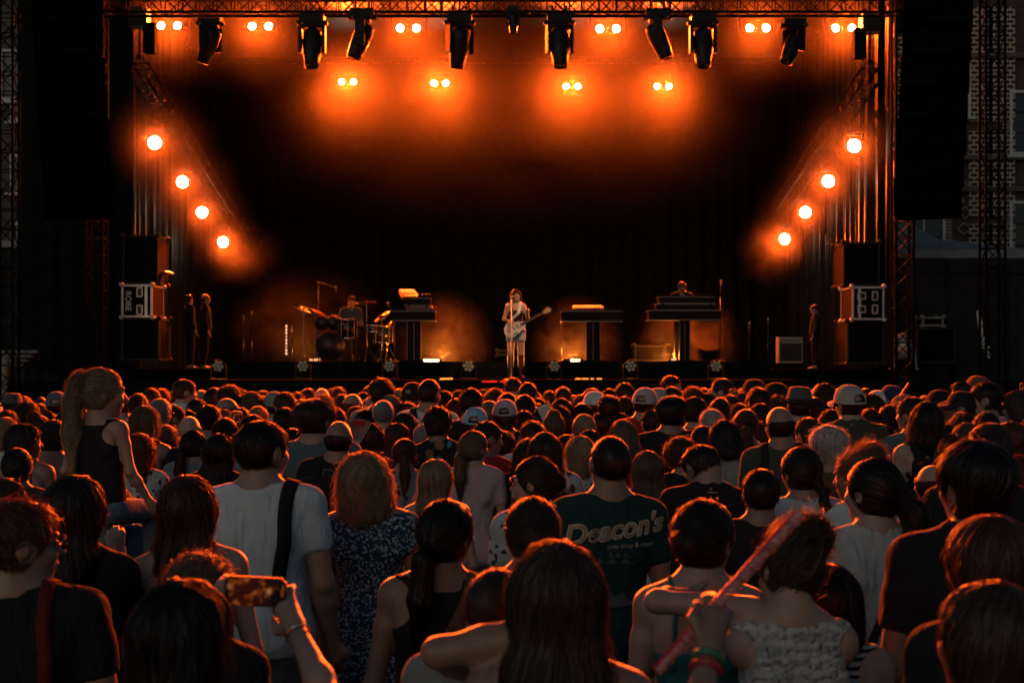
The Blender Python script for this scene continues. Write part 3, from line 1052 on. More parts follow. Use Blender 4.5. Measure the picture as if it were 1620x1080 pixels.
def puff(loc, sc, dens, scale, lo, hi, seed, label, pw=1.0):
    n = 16
    prof = [(max(.001, math.sin(math.pi * k / 10)), -math.cos(math.pi * k / 10)) for k in range(11)]
    o = MB().lathe(prof, n).build('smoke', smoke_mat('smoke_volume_%d' % int(seed * 10), dens, scale, lo, hi, seed=seed, pw=pw))
    o.location = loc
    o.scale = sc
    tag(o, label, 'smoke', kind='stuff')


puff(P(800, 140, 33.0), (9.0, 4.4, 3.9), .0072, 3.0, .24, .85, 1.3, 'drifting orange smoke under the roof around the twin lamps')
LAMPS = [(268, 41, 29.4), (412, 42, 29.4), (646, 45, 29.4), (962, 46, 29.4), (1199, 45, 29.4), (1335, 45, 29.4)]
for i, (px, py, y) in enumerate(LAMPS):
    puff(P(px, py + 5, y - .7), (2.1, 2.4, 2.0), .024, 2.0, .1, .95, 10 + i * 1.7, 'glowing smoke round the %s twin lamp of the upper row' % ords[i], 2.4)  # added puffs, densest at the lamp, standing in for lens bloom
for i, (px, py, y) in enumerate(((550, 130, 35.2), (696, 132, 35.2), (905, 137, 35.2), (1049, 137, 35.2))):
    puff(P(px, py + 12, y - .9), (3.1, 3.0, 3.1), .031, 2.0, .1, .95, 30 + i * 1.7, 'glowing smoke round the %s twin lamp of the lower row' % ords[i], 2.4)  # stage smoke here is peaked at each lamp to shape its halo
for side, W in (('left', LW), ('right', RW)):
    for i, (px, py, y) in enumerate(W):
        puff(P(px, py, y - .6), (1.6, 2.2, 1.55), .018, 2.0, .1, .95, 50 + i * 1.7 + (20 if side == 'left' else 0), 'glowing smoke round the %s wash light of the %s truss' % (ords[i], side), 2.4)  # puffs added so that each wash light gets a lens-like halo
puff(P(703, 548, 29.5), (1.2, .8, 1.3), .28, 3.0, .36, .8, 2.1, 'glowing orange smoke behind the left keyboard desk')
puff(P(912, 548, 29.5), (1.1, .8, 1.2), .28, 3.0, .36, .8, 3.7, 'glowing orange smoke behind the middle keyboard desk')
puff(P(1085, 545, 30.2), (1.3, .8, 1.3), .28, 3.0, .36, .8, 4.9, 'orange smoke behind the widest keyboard desk')
puff(P(378, 402, 33.6), (1.7, 1.0, 1.0), .02, 1.5, .38, .7, 5.3, 'orange smoke drifting below the lowest left wash light')
puff(P(1222, 402, 33.6), (1.1, 1.0, 1.2), .02, 1.5, .38, .7, 6.1, 'orange smoke drifting below the lowest right wash light')
puff(P(490, 530, 31.3), (2.2, .9, 1.7), .05, 3.0, .36, .8, 7.7, 'dim orange smoke behind the drum kit')

# ================================================================== people: distance fields and a mesher
def smin(a, b, k):
    h = np.clip(.5 + .5 * (b - a) / k, 0, 1)
    return b + (a - b) * h - k * h * (1 - h)


def smax(a, b, k):
    return -smin(-a, -b, k)


def sstep(x, a, b):
    t = np.clip((x - a) / (b - a), 0, 1)
    return t * t * (3 - 2 * t)


def ell(p, c, r):
    x, y, z = (p[0] - c[0]), (p[1] - c[1]), (p[2] - c[2])
    k0 = np.sqrt((x / r[0]) ** 2 + (y / r[1]) ** 2 + (z / r[2]) ** 2) + 1e-6
    k1 = np.sqrt((x / r[0] ** 2) ** 2 + (y / r[1] ** 2) ** 2 + (z / r[2] ** 2) ** 2) + 1e-6
    return k0 * (k0 - 1) / k1


def cone(p, a, b, ra, rb):
    ba = [b[i] - a[i] for i in range(3)]
    L2 = sum(q * q for q in ba) + 1e-9
    pa = [p[i] - a[i] for i in range(3)]
    h = np.clip((pa[0] * ba[0] + pa[1] * ba[1] + pa[2] * ba[2]) / L2, 0, 1)
    d = np.sqrt((pa[0] - ba[0] * h) ** 2 + (pa[1] - ba[1] * h) ** 2 + (pa[2] - ba[2] * h) ** 2)
    return d - (ra + (rb - ra) * h)


def chain(p, pts, rs, k=0.02):
    f = None
    for i in range(len(pts) - 1):
        c = cone(p, pts[i], pts[i + 1], rs[i], rs[i + 1])
        f = c if f is None else smin(f, c, k)
    return f


def wob(p, f, s=0.0):
    """cheap smooth noise, about -1..1"""
    x, y, z = p[0] * f, p[1] * f, p[2] * f
    return (np.sin(x * 1.7 + 1.3 * np.sin(y * 1.1 + s) + s) * np.sin(y * 1.9 + 1.1 * np.sin(z * 1.3 + 2 * s)) + np.sin(z * 1.5 + 1.7 * np.sin(x * .9 + s * 3) + 1 + s) * np.sin(x * 2.3 + y * 1.2 + s)) * .5


def surface_nets(F, xs, ys, zs):
    S = F < 0
    c = [S[i:S.shape[0] - 1 + i, j:S.shape[1] - 1 + j, k:S.shape[2] - 1 + k] for i in (0, 1) for j in (0, 1) for k in (0, 1)]
    any_ = c[0].copy(); all_ = c[0].copy()
    for q in c[1:]:
        any_ |= q
        all_ &= q
    act = any_ & ~all_
    I, J, K = np.nonzero(act)
    n = len(I)
    vid = np.full(act.shape, -1, np.int32)
    vid[I, J, K] = np.arange(n)
    vals = np.stack([F[I + i, J + j, K + k] for i in (0, 1) for j in (0, 1) for k in (0, 1)], 1)
    offs = np.array([(i, j, k) for i in (0, 1) for j in (0, 1) for k in (0, 1)], float)
    edges = [(a, b) for a in range(8) for b in range(a + 1, 8) if np.abs(offs[a] - offs[b]).sum() == 1]
    pos = np.zeros((n, 3)); cnt = np.zeros(n)
    for a, b in edges:
        fa, fb = vals[:, a], vals[:, b]
        mk = (fa < 0) != (fb < 0)
        t = np.where(mk, fa / np.where(mk, fa - fb, 1), 0)
        pos += mk[:, None] * (offs[a] + (offs[b] - offs[a]) * t[:, None])
        cnt += mk
    pos /= cnt[:, None]
    xs, ys, zs = np.asarray(xs), np.asarray(ys), np.asarray(zs)
    V = np.stack([xs[I] + pos[:, 0] * (xs[I + 1] - xs[I]), ys[J] + pos[:, 1] * (ys[J + 1] - ys[J]), zs[K] + pos[:, 2] * (zs[K + 1] - zs[K])], 1)
    Q = []
    for ax in range(3):
        A = S[:-1] if ax == 0 else S[:, :-1] if ax == 1 else S[:, :, :-1]
        B = S[1:] if ax == 0 else S[:, 1:] if ax == 1 else S[:, :, 1:]
        e = A != B
        i, j, k = np.nonzero(e)
        if ax == 0:
            ok = (j > 0) & (k > 0) & (j < S.shape[1] - 1) & (k < S.shape[2] - 1)
        elif ax == 1:
            ok = (i > 0) & (k > 0) & (i < S.shape[0] - 1) & (k < S.shape[2] - 1)
        else:
            ok = (i > 0) & (j > 0) & (i < S.shape[0] - 1) & (j < S.shape[1] - 1)
        i, j, k = i[ok], j[ok], k[ok]
        ins = A[i, j, k]
        if ax == 0:
            q = np.stack([vid[i, j - 1, k - 1], vid[i, j, k - 1], vid[i, j, k], vid[i, j - 1, k]], 1)
        elif ax == 1:
            q = np.stack([vid[i - 1, j, k - 1], vid[i - 1, j, k], vid[i, j, k], vid[i, j, k - 1]], 1)
        else:
            q = np.stack([vid[i - 1, j - 1, k], vid[i, j - 1, k], vid[i, j, k], vid[i - 1, j, k]], 1)
        q[~ins] = q[~ins][:, ::-1]
        Q.append(q)
    return V, np.concatenate(Q) if Q else np.zeros((0, 4), int)


def relax(V, Q, it=3, k=.5):
    E = np.concatenate([Q[:, [0, 1]], Q[:, [1, 2]], Q[:, [2, 3]], Q[:, [3, 0]]])
    for _ in range(it):
        a = np.zeros_like(V); c = np.zeros(len(V))
        np.add.at(a, E[:, 0], V[E[:, 1]]); np.add.at(a, E[:, 1], V[E[:, 0]])
        np.add.at(c, E[:, 0], 1); np.add.at(c, E[:, 1], 1)
        V = V + (a / c[:, None] - V) * k
    return V


def np_mesh(name, V, Q, smooth=True, tint=None):
    me = bpy.data.meshes.new(name)
    V = np.asarray(V, np.float32); Q = np.asarray(Q, np.int32)
    me.vertices.add(len(V)); me.vertices.foreach_set('co', V.ravel())
    n, w = Q.shape
    me.loops.add(n * w); me.loops.foreach_set('vertex_index', Q.ravel())
    me.polygons.add(n)
    me.polygons.foreach_set('loop_start', np.arange(0, n * w, w, dtype=np.int32))
    if smooth:
        me.polygons.foreach_set('use_smooth', np.ones(n, bool))
    me.update(calc_edges=True)
    if tint is not None:
        a = me.color_attributes.new('tint', 'FLOAT_COLOR', 'POINT')
        a.data.foreach_set('color', np.asarray(tint, np.float32).ravel())
    return me


def gaxis(lo, hi, step, fine=None, fstep=None):
    out = [lo]
    while out[-1] < hi:
        x = out[-1]
        s = fstep if fine and fine[0] <= x < fine[1] else step
        if fine and x < fine[0] < x + s:
            s = max(fstep, fine[0] - x)
        out.append(x + s)
    return np.array(out)


def field_mesh(fn, xs, ys, zs):
    X, Y, Z = np.meshgrid(xs.astype(np.float32), ys.astype(np.float32), zs.astype(np.float32), indexing='ij')
    return surface_nets(fn((X, Y, Z)), xs, ys, zs)


# ------------------------------------------------------------------ anatomy (reference height 1.75, facing +Y, feet at 0)
HC = np.array((0, -.005, 1.622))     # skull centre
NP = np.array((0, -.02, 1.505))      # neck pivot


def rotm(yaw, pitch, roll=0.0):
    return np.array(Euler((R(pitch), R(roll), R(yaw)), 'XYZ').to_matrix())


def skull(p):
    f = ell(p, (0, -.012, .008), (.075, .096, .092))
    f = smin(f, ell(p, (0, .03, -.055), (.056, .062, .068)), .04)
    return f


def head_field(p, fem=False):
    f = skull(p)
    f = smin(f, ell(p, (0, .062, -.1), (.026, .022, .018)), .025)                      # chin
    f = smin(f, cone(p, (0, .088, .002), (0, .108, -.032), .008, .013), .012)              # nose
    for s in (-1, 1):
        f = smin(f, ell(p, (s * .036, .066, -.028), (.022, .02, .02)), .02)           # cheek
        f = smin(f, ell(p, (s * .028, .084, .024), (.022, .009, .007)), .014)          # brow
        f = smax(f, -ell(p, (s * .031, .098, .004), (.014, .014, .010)), .012)           # eye socket
        f = smin(f, ell(p, (s * .031, .078, .003), (.0115, .0115, .0105)), .004)         # eyeball
        e = ell((p[0] - s * (.078 + .15 * np.clip(-p[1] - .0, -.02, .03)), p[1], p[2]), (0, -.012, -.012), (.008, .02, .031))
        e = smax(e, -ell(p, (s * .088, -.008, -.01), (.006, .010, .016)), .006)
        f = smin(f, e, .008)                                                           # ear
    f = smin(f, ell(p, (0, .092, -.060), (.02, .009, .0055)), .007)
    f = smin(f, ell(p, (0, .089, -.072), (.018, .009, .006)), .007)
    return f


class Fig:
    """one figure: sex, arm joints, head turn, build"""
    def __init__(s, sex='M', arms='down', head=(0, 0, 0), bulk=1.0, hs=1.0, legs=None):
        s.sex, s.head, s.bulk, s.legs, s.hs = sex, head, bulk, legs, hs
        s.f = sex == 'F'
        sw = .175 if not s.f else .152
        if sex == 'C':
            sw = .145
        s.sw = sw * (.5 + .5 * bulk)
        A = {}
        for sd in (-1, 1):
            sh = (sd * s.sw, -.012, 1.415)
            if arms == 'down':
                A[sd] = (sh, (sd * (s.sw + .05), -.035, 1.12), (sd * (s.sw + .055), .055, .88))
            elif arms == 'front':
                A[sd] = (sh, (sd * (s.sw + .055), -.02, 1.13), (sd * .07, .2, 1.2))
            elif arms == 'up':
                if sd == 1:
                    A[sd] = (sh, (sd * (s.sw + .06), .2, 1.32), (sd * (s.sw - .06), .34, 1.56))
                else:
                    A[sd] = (sh, (sd * (s.sw + .05), -.02, 1.13), (sd * .1, .2, 1.12))
            else:
                A[sd] = arms.get(sd) or (sh, (sd * (s.sw + .05), -.035, 1.12), (sd * (s.sw + .055), .055, .88))
        s.A = A
        s.RM = rotm(*head)

    def hl(s, p):
        q = [p[i] - NP[i] for i in range(3)]
        r = s.RM
        l = [(r[0, i] * q[0] + r[1, i] * q[1] + r[2, i] * q[2]) / s.hs for i in range(3)]
        d = NP - HC
        return (l[0] + d[0], l[1] + d[1], l[2] + d[2])

    def neck(s, p, g=0.0):
        r = (.05 if s.f else .057) * (.6 + .4 * s.bulk) + g
        return cone(p, (0, -.03, 1.44), (0, -.012, 1.58), r * 1.12, r)

    def torso(s, p):
        b = s.bulk
        if s.f:
            f = ell(p, (0, .0, .93), (.168 * b, .118 * b, .13))
            f = smin(f, ell(p, (0, 0, 1.1), (.125 * b, .092 * b, .15)), .08)
            f = smin(f, ell(p, (0, -.002, 1.29), (.142 * b, .1 * b, .17)), .07)
            for sd in (-1, 1):
                f = smin(f, ell(p, (sd * .065, .075, 1.27), (.06, .055, .06)), .04)
        else:
            f = ell(p, (0, .0, .93), (.158 * b, .115 * b, .13))
            f = smin(f, ell(p, (0, .005, 1.08), (.14 * b, .105 * b, .15)), .08)
            f = smin(f, ell(p, (0, -.002, 1.28), (.165 * b, .115 * b, .19)), .07)
        w = s.sw
        f = smin(f, cone(p, (-w + .02, -.015, 1.405), (w - .02, -.015, 1.405), .058, .058), .05)
        for sd in (-1, 1):
            f = smin(f, cone(p, (sd * .03, -.03, 1.49), (sd * (w - .01), -.02, 1.425), .042, .045), .04)
            f = smin(f, ell(p, (sd * .085, -.085, 1.33), (.06, .03, .085)), .03)      # shoulder blade
        f = smax(f, -cone(p, (0, -.135 * (.5 + .5 * b), 1.05), (0, -.142 * (.5 + .5 * b), 1.4), .016, .01), .03)   # spine
        return f

    def arm(s, p, sd, upto=None, g=0.0):
        a, e, w = s.A[sd]
        k = (.76 if s.f else .95) * (.5 + .5 * s.bulk) * (.8 if s.sex == 'C' else 1)
        mu = np.array(a) + (np.array(e) - np.array(a)) * .35
        u = chain(p, (a, tuple(mu), e), (.054 * k + g, .051 * k + g, .041 * k + g), .02)
        if upto is not None and upto <= 1.0:
            d = np.array(e) - np.array(a); L = np.linalg.norm(d); d = d / L
            pl = (p[0] - a[0]) * d[0] + (p[1] - a[1]) * d[1] + (p[2] - a[2]) * d[2] - L * upto
            return smax(u, pl, .008)
        mid = np.array(e) + (np.array(w) - np.array(e)) * .3
        u = smin(u, chain(p, (e, tuple(mid), w), (.039 * k + g, .044 * k + g, .027 * k + g)), .025)
        fd = np.array(a) + np.array(w) - 2 * np.array(e); fd = fd / (np.linalg.norm(fd) + 1e-6)
        u = smin(u, ell(p, tuple(np.array(e) - fd * .028 * k), (.02 * k + g, .02 * k + g, .02 * k + g)), .02)
        if upto is not None:
            d = np.array(w) - np.array(e); L = np.linalg.norm(d); d = d / L
            pl = (p[0] - e[0]) * d[0] + (p[1] - e[1]) * d[1] + (p[2] - e[2]) * d[2] - L * (upto - 1)
            return smax(u, pl, .008)
        return u

    def hand(s, p, sd):
        a, e, w = [np.array(q) for q in s.A[sd]]
        d = (w - e) / np.linalg.norm(w - e)
        h1 = w + d * .07
        f = cone(p, w, h1, .026, .03)
        side = np.cross(d, (0, 1, 0.3)); side /= np.linalg.norm(side) + 1e-6
        nr = np.cross(side, d)
        for k in range(4):
            b0 = h1 + side * (.026 - .0175 * k)
            L = (.075, .085, .08, .062)[k]
            m = b0 + d * L * .55 + nr * .008
            f = smin(f, chain(p, (b0, m, m + d * L * .4 + nr * .02), (.0095, .009, .0075)), .006)
        f = smin(f, chain(p, (w + side * .02, w + d * .045 + side * .05, w + d * .085 + side * .052), (.012, .011, .009)), .01)
        return f

    def legsf(s, p, g=0.0, foot=True):
        f = None
        for sd in (-1, 1):
            if s.legs:
                pts = s.legs[sd]
            else:
                pts = ((sd * .088, 0, .92), (sd * .1, .012, .5), (sd * .105, -.025, .09))
            c = chain(p, pts, (.088 + g, .056 + g, .042 + g), .03)
            if foot:
                x, y, z = pts[2]
                c = smin(c, cone(p, (x, y - .02, max(.035, z - .05)), (x + sd * .02, y + .17, max(.03, z - .06)), .038, .03), .03)
            f = c if f is None else smin(f, c, .02)
        return f

    def body(s, p):
        f = s.torso(p)
        f = smin(f, s.neck(p), .045)
        f = smin(f, head_field(s.hl(p), s.f), .02)
        for sd in (-1, 1):
            f = smin(f, smin(s.arm(p, sd), s.hand(p, sd), .015), .03)
        return smin(f, s.legsf(p), .04)

    def bounds(s):
        xs = [q[0] for sd in (-1, 1) for q in s.A[sd]]; ys = [q[1] for sd in (-1, 1) for q in s.A[sd]]; zs = [q[2] for sd in (-1, 1) for q in s.A[sd]]
        b = .05 + .2 * s.bulk
        x0, x1 = min(xs + [-b]) - .22, max(xs + [b]) + .22
        y0, y1 = min(ys + [-.2 * s.bulk]) - .12, max(ys + [.2 * s.bulk]) + .22
        z1 = max(zs + [1.72 + .25 * (s.hs - 1)]) + .1
        return x0, x1, y0, y1, z1

    def body_grid(s, xs, ys, zs):
        """the body field, each limb evaluated only in the box round it"""
        X, Y, Z = [q.astype(np.float32) for q in (xs[:, None, None], ys[None, :, None], zs[None, None, :])]
        F = np.full((len(xs), len(ys), len(zs)), .5, np.float32)

        def put(fn, lo, hi, k, m=.07):
            i0, i1 = np.searchsorted(xs, lo[0] - m), np.searchsorted(xs, hi[0] + m)
            j0, j1 = np.searchsorted(ys, lo[1] - m), np.searchsorted(ys, hi[1] + m)
            k0, k1 = np.searchsorted(zs, lo[2] - m), np.searchsorted(zs, hi[2] + m)
            if i1 <= i0 or j1 <= j0 or k1 <= k0:
                return
            v = fn((X[i0:i1], Y[:, j0:j1], Z[:, :, k0:k1]))
            F[i0:i1, j0:j1, k0:k1] = smin(F[i0:i1, j0:j1, k0:k1], v, k)
        b = s.bulk
        put(s.torso, (-.24 * b, -.16 * b, .8), (.24 * b, .16 * b, 1.53), .001)
        put(s.neck, (-.06, -.1, 1.38), (.06, .06, 1.63), .045, .09)
        put(lambda p: head_field(s.hl(p)) * s.hs, (-.12, -.14, 1.5), (.12, .14, 1.78 + .25 * (s.hs - 1)), .02)
        for sd in (-1, 1):
            a = np.array(s.A[sd])
            put(lambda p: s.arm(p, sd), a.min(0), a.max(0), .03, .1)
            put(lambda p: s.hand(p, sd), a[2] - .17, a[2] + .17, .015, .02)
        if s.legs:
            lg = np.array(s.legs[1]); lo = lg.min(0).copy(); lo[0] = -.3
            put(s.legsf, lo - .1, lg.max(0) + .12, .04)
        else:
            put(s.legsf, (-.25, -.12, 0), (.25, .2, 1.0), .04)
        return F

    def body_mesh(s, name, hi=False):
        x0, x1, y0, y1, z1 = s.bounds()
        st = .016 if not hi else .012
        fs = .0095 if not hi else .0075
        xs = gaxis(x0, x1, st, (-.11, .11), fs)
        ys = gaxis(y0, y1, st, (-.13, .14), fs)
        zs = np.concatenate([gaxis(-.02, .75, .035), gaxis(.76, 1.44, st)[:-1], gaxis(1.44, z1, fs)])
        if isinstance(s.key[1], str) and hi and len(s.key[1]) > 8:        # own pose: fine enough for its hands
            xs, ys = gaxis(x0, x1, .0095), gaxis(y0, y1, .0095)
        zs = np.unique(np.round(zs, 4))
        V, Q = surface_nets(s.body_grid(xs, ys, zs), xs, ys, zs)
        # colour of lips, eyes and brows
        l = s.hl((V[:, 0], V[:, 1], V[:, 2]))
        t = np.ones((len(V), 4))
        lip = sstep(-np.minimum(ell(l, (0, .098, -.060), (.022, .012, .006)), ell(l, (0, .096, -.072), (.02, .012, .007))), -.002, .002)
        eye = np.zeros(len(V)); brow = np.zeros(len(V))
        for sd in (-1, 1):
            eye = np.maximum(eye, sstep(-ell(l, (sd * .031, .088, .003), (.012, .012, .0065)), -.002, .002))
            brow = np.maximum(brow, sstep(-ell(l, (sd * .031, .088, .026), (.02, .015, .0045)), -.002, .003))
        t[:, :3] *= (1 - lip[:, None] * np.array((.25, .5, .45)))
        t[:, :3] *= (1 - .85 * np.maximum(eye, brow))[:, None]
        return np_mesh(name, V, Q, True, t)

    # ---- clothing
    def top_field(s, style):
        def fn(p):
            z = p[2]
            nk = s.neck(p)
            body = s.torso(p) if style == 'strap' else smin(s.torso(p), nk, .045)
            wr = .0035 * wob((p[0] * 1.6, p[1] * 1.6, p[2] * .7), 22, 1.3) + .003 * wob((p[0] + p[2] * .6, p[1], p[2] * 1.3 - p[0] * .5), 34, 4.0)
            loose = .010 + .018 * sstep(1.3 - z, 0, .3) + .006 * sstep(1.1 - z, 0, .2)
            if style in ('tank', 'strap', 'shell'):
                loose = .007 + .006 * sstep(1.25 - z, 0, .25)
            if style == 'dress':
                loose = .008 + .01 * sstep(1.2 - z, 0, .3)
            f = body - loose + wr * sstep(1.5 - z, 0, .1) * (1.4 if style in ('tee', 'polo', 'jacket') else .8)
            if style in ('tee', 'polo', 'jacket', 'dress'):
                upto = {'tee': .62, 'polo': .66, 'jacket': 1.9, 'dress': .45}[style]
                for sd in (-1, 1):
                    f = smin(f, s.arm(p, sd, upto, .014 if style != 'jacket' else .016) + wr * 1.2, .035)
                hem = {'tee': .84, 'polo': .84, 'jacket': .82, 'dress': .45}[style]
                if style == 'dress':
                    sk = cone(p, (0, 0, .95), (0, 0, .4), .165 * s.bulk, .22 * s.bulk)
                    f = smin(f, sk * .9 + .004 * np.sin(np.arctan2(p[1], p[0]) * 9 + 2 * np.sin(p[2] * 6)), .05)
                f = smax(f, -smax(nk - (.017 if style != 'dress' else .045), (1.482 if style != 'dress' else 1.452) - z + .1 * np.clip(p[1], 0, .1), .012), .006)
                f = smax(f, z - (1.508 if style != 'dress' else 1.47), .006) if style in ('tee', 'dress') else f
                f = smax(f, -(ell(p, (0, .07, 1.475), (.075, .07, .06))), .01)
                if style in ('polo', 'jacket'):
                    col = np.abs(nk - .014) - .006
                    col = smax(col, np.abs(z - (1.505 - .35 * np.clip(p[1] + .03, 0, .2))) - .024, .008)
                    f = np.minimum(f, col)
            elif style in ('tank', 'shell'):
                hem = .84
                f = smax(f, -smax(nk - (.028 if style == 'tank' else .018), (1.448 if style == 'tank' else 1.474) - z, .015), .008)
                f = smax(f, z - 1.487, .006)
                f = smax(f, -ell(p, (0, .05, 1.47), (.085, .09, .09)), .01)
                for sd in (-1, 1):
                    f = smax(f, -cone(p, (sd * (s.sw + (.01 if style == 'tank' else .035)), -.2, 1.40), (sd * (s.sw + (.01 if style == 'tank' else .035)), .2, 1.40), .075 if style == 'tank' else .062, .075 if style == 'tank' else .062), .01)
            else:   # strap
                hem = .84
                f = smax(f, z - (1.295 + .5 * np.clip(p[1], 0, .1)), .008)
            return smax(f, hem - z, .01)
        return fn

    def top_mesh(s, style, hi=False):
        st = .0095 if hi else .013
        x0, x1, y0, y1, z1 = s.bounds()
        zl = .4 if style == 'dress' else .8
        V, Q = field_mesh(s.top_field(style), gaxis(x0 - .02, x1 + .02, st), gaxis(y0 - .02, y1, st), gaxis(zl, z1 if style == 'jacket' else 1.6, st))
        return np_mesh('top', relax(V, Q, 5), Q)

    def trousers_mesh(s):
        def fn(p):
            f = smin(s.torso(p) - .01, s.legsf(p, .012, False), .03)
            f = smax(f, p[2] - .97, .01)
            return smax(f, .1 - p[2], .01) if not s.legs else f
        V, Q = field_mesh(fn, gaxis(-.45, .45, .02), gaxis(-.25, .5 if s.legs else .25, .02), gaxis(-.05 if not s.legs else .5, 1.02, .025))
        return np_mesh('trousers', V, Q)


# ------------------------------------------------------------------ hair
def hair_def(style):
    """returns field, flow, bounds(z), strand settings"""
    hl = lambda p: .8 * p[1] - .6 * p[2] - .038
    ears = lambda p: np.minimum(ell(p, (-.085, .0, -.02), (.03, .034, .042)), ell(p, (.085, .0, -.02), (.03, .034, .042)))
    grav = np.array((0, 0, -1.0))
    crown = np.array((.012, -.06, .09))
    S = dict(n=2600, seg=6, L=.10, lift=.004, wave=0.0, fly=.05, w=.0022, noise=.25, zlo=-.2)

    def down(q):
        d = q - crown
        d[:, 2] *= .3
        return d / (np.linalg.norm(d, axis=1)[:, None] + .03) * .7 + grav * .9

    def tie(T, k=.045):
        T = np.array(T)

        def fl(q):
            d = T - q
            L = np.linalg.norm(d, axis=1)[:, None]
            return np.where(L > k, d / (L + 1e-6), grav + d * 0)
        return fl

    def shortf(tt, ts, nz=.003, nape=-.105, fr=30, seed=1.0):
        def fn(p):
            t = ts + (tt - ts) * sstep(p[2], -.03, .07)
            f = skull(p) - t + nz * wob(p, fr, seed)
            f = smax(f, hl(p), .012)
            f = smax(f, -ears(p), .008)
            return smax(f, nape - p[2] - .25 * np.clip(p[1] + .05, -.1, .2) * 0, .012)
        return fn

    def capf(t, nz, p, seed=1.0, fr=26):
        return smax(skull(p) - t + nz * wob(p, fr, seed), hl(p), .014)

    flow = down
    if style == 'buzz':
        fn = shortf(.0065, .003, .0006); S.update(n=3200, L=.014, seg=2, lift=.004, fly=.0, w=.0016)
    elif style == 'short':
        fn = shortf(.016, .005, .002); S.update(n=3200, L=.032, seg=3, lift=.005, fly=.08)
    elif style == 'messy':
        fn = shortf(.024, .007, .004, -.11, 34, 2.0); S.update(n=3400, L=.05, seg=4, lift=.007, fly=.12, noise=.55)
    elif style == 'thick':
        fn = shortf(.028, .012, .004, -.12, 24, 3.0); S.update(n=3600, L=.07, seg=5, lift=.005, fly=.08)
    elif style == 'curly':
        def fn(p):
            f = skull(p) - .017 - .008 * sstep(p[2], -.02, .06) + .009 * wob(p, 62, 1.7)
            f = smax(f, hl(p), .016)
            return smax(f, -.12 - p[2], .012)
        S.update(n=3200, L=.07, seg=8, lift=.007, wave=.005, fly=.2, noise=.8)
    elif style == 'balding':
        def fn(p):
            f = skull(p) - .010 + .001 * wob(p, 40)
            f = smax(f, hl(p), .01); f = smax(f, -ears(p), .008)
            f = smax(f, p[2] - .012 - .25 * np.clip(-p[1] - .06, -.1, .2), .02)
            return smax(f, -.105 - p[2], .012)
        S.update(n=2200, L=.02, seg=2, lift=.003, fly=0, w=.0018)
    elif style in ('long', 'longwavy', 'xlong', 'frontlong'):
        zl = {'long': -.40, 'longwavy': -.38, 'xlong': -.56, 'frontlong': -.3}[style]
        wv = .009 if style == 'longwavy' else .005

        def fn(p):
            f = capf(.016, .005, p, 1.0, 34)
            q = (p[0], p[1] * 1.9, p[2])
            w_ = .085
            c = chain(q, ((0, -.03, -.02), (0, -.10, -.14), (0, -.165, -.24), (0, -.215, zl)), (w_, w_, w_ * .95, w_ * .7), .05) * .62
            c = c + wv * wob((p[0] * 2, p[1], p[2] * .4), 40, 2.2)
            c = smax(c, hl(p) * 1.0 - .01, .02)
            if style == 'frontlong':
                for sd in (-1, 1):
                    c = smin(c, chain(p, ((sd * .07, .02, .03), (sd * .088, .035, -.06), (sd * .095, .05, -.16), (sd * .085, .09, -.29)), (.022, .028, .034, .016), .02), .02)
            return smin(f, c, .03)
        S.update(n=4200, seg=14, L=.5 if style != 'xlong' else .62, lift=.008, fly=.12, zlo=zl - .15, wave=.008 if style == 'longwavy' else .0015, noise=.16)
        if style == 'xlong':
            S.update(n=4800, seg=12, w=.0022, wave=.004, fly=.12)
    elif style in ('bob', 'curlybob'):
        cur = style == 'curlybob'

        def fn(p):
            f = capf(.018 if not cur else .02, .005 if not cur else .008, p, 1.0, 26 if not cur else 52)
            q = (p[0], p[1] * 1.35, p[2])
            c = chain(q, ((0, -.03, 0), (0, -.045, -.085), (0, -.055, -.125 if not cur else -.14)), (.088, .091, .088), .04) * .8
            c = c + ((.002 * wob(p, 45, 5.0)) if not cur else (.009 * wob((p[0], p[1], p[2] * .6), 52, 5.0) + .004 * wob(p, 110, 2.0)))
            c = smax(c, hl(p) - .008, .02)
            c = smax(c, (-.185 if not cur else -.225) - p[2], .02)
            return smin(f, c, .03)
        S.update(n=3600 if not cur else 5200, seg=10, L=.26, lift=.008 if not cur else .009, wave=.0015 if not cur else .006, fly=.1 if not cur else .15, zlo=-.26, noise=.2 if not cur else .5)
    elif style in ('pony', 'highpony', 'xpony', 'girlpony'):
        T = {'pony': (0, -.108, -.035), 'highpony': (0, -.088, .07), 'xpony': (0.02, -.108, -.02), 'girlpony': (0, -.1, .045)}[style]
        pts = {'pony': ((0, -.105, -.035), (0, -.145, -.07), (.005, -.15, -.2), (0, -.14, -.34)),
               'highpony': ((0, -.085, .07), (0, -.145, .075), (0, -.175, .0), (.01, -.165, -.2), (.02, -.15, -.38)),
               'girlpony': ((0, -.097, .045), (0, -.128, .035), (-.005, -.14, -.05), (.0, -.13, -.22), (.01, -.115, -.42)),
               'xpony': ((.02, -.105, -.02), (.05, -.15, -.08), (.075, -.155, -.25), (.085, -.14, -.5), (.08, -.13, -.72))}[style]
        rs = {'pony': (.022, .03, .036, .012), 'highpony': (.022, .03, .036, .042, .014), 'girlpony': (.018, .024, .034, .042, .012), 'xpony': (.022, .04, .055, .055, .02)}[style]

        def fn(p):
            f = capf(.012, .002, p)
            f = smax(f, -ears(p) - .012, .01)
            f = smax(f, -.115 - p[2], .012)
            c = chain(p, pts, rs, .02) + .003 * wob((p[0] * 2, p[1] * 2, p[2] * .3), 40, 1.0)
            return smin(f, c, .012)
        flow = tie(T)
        S.update(n=3600, seg=12, L=.3 if style == 'pony' else .42, lift=.004, fly=.07, zlo=pts[-1][2] - .08, noise=.12, wave=.002 if style != 'highpony' else .005)
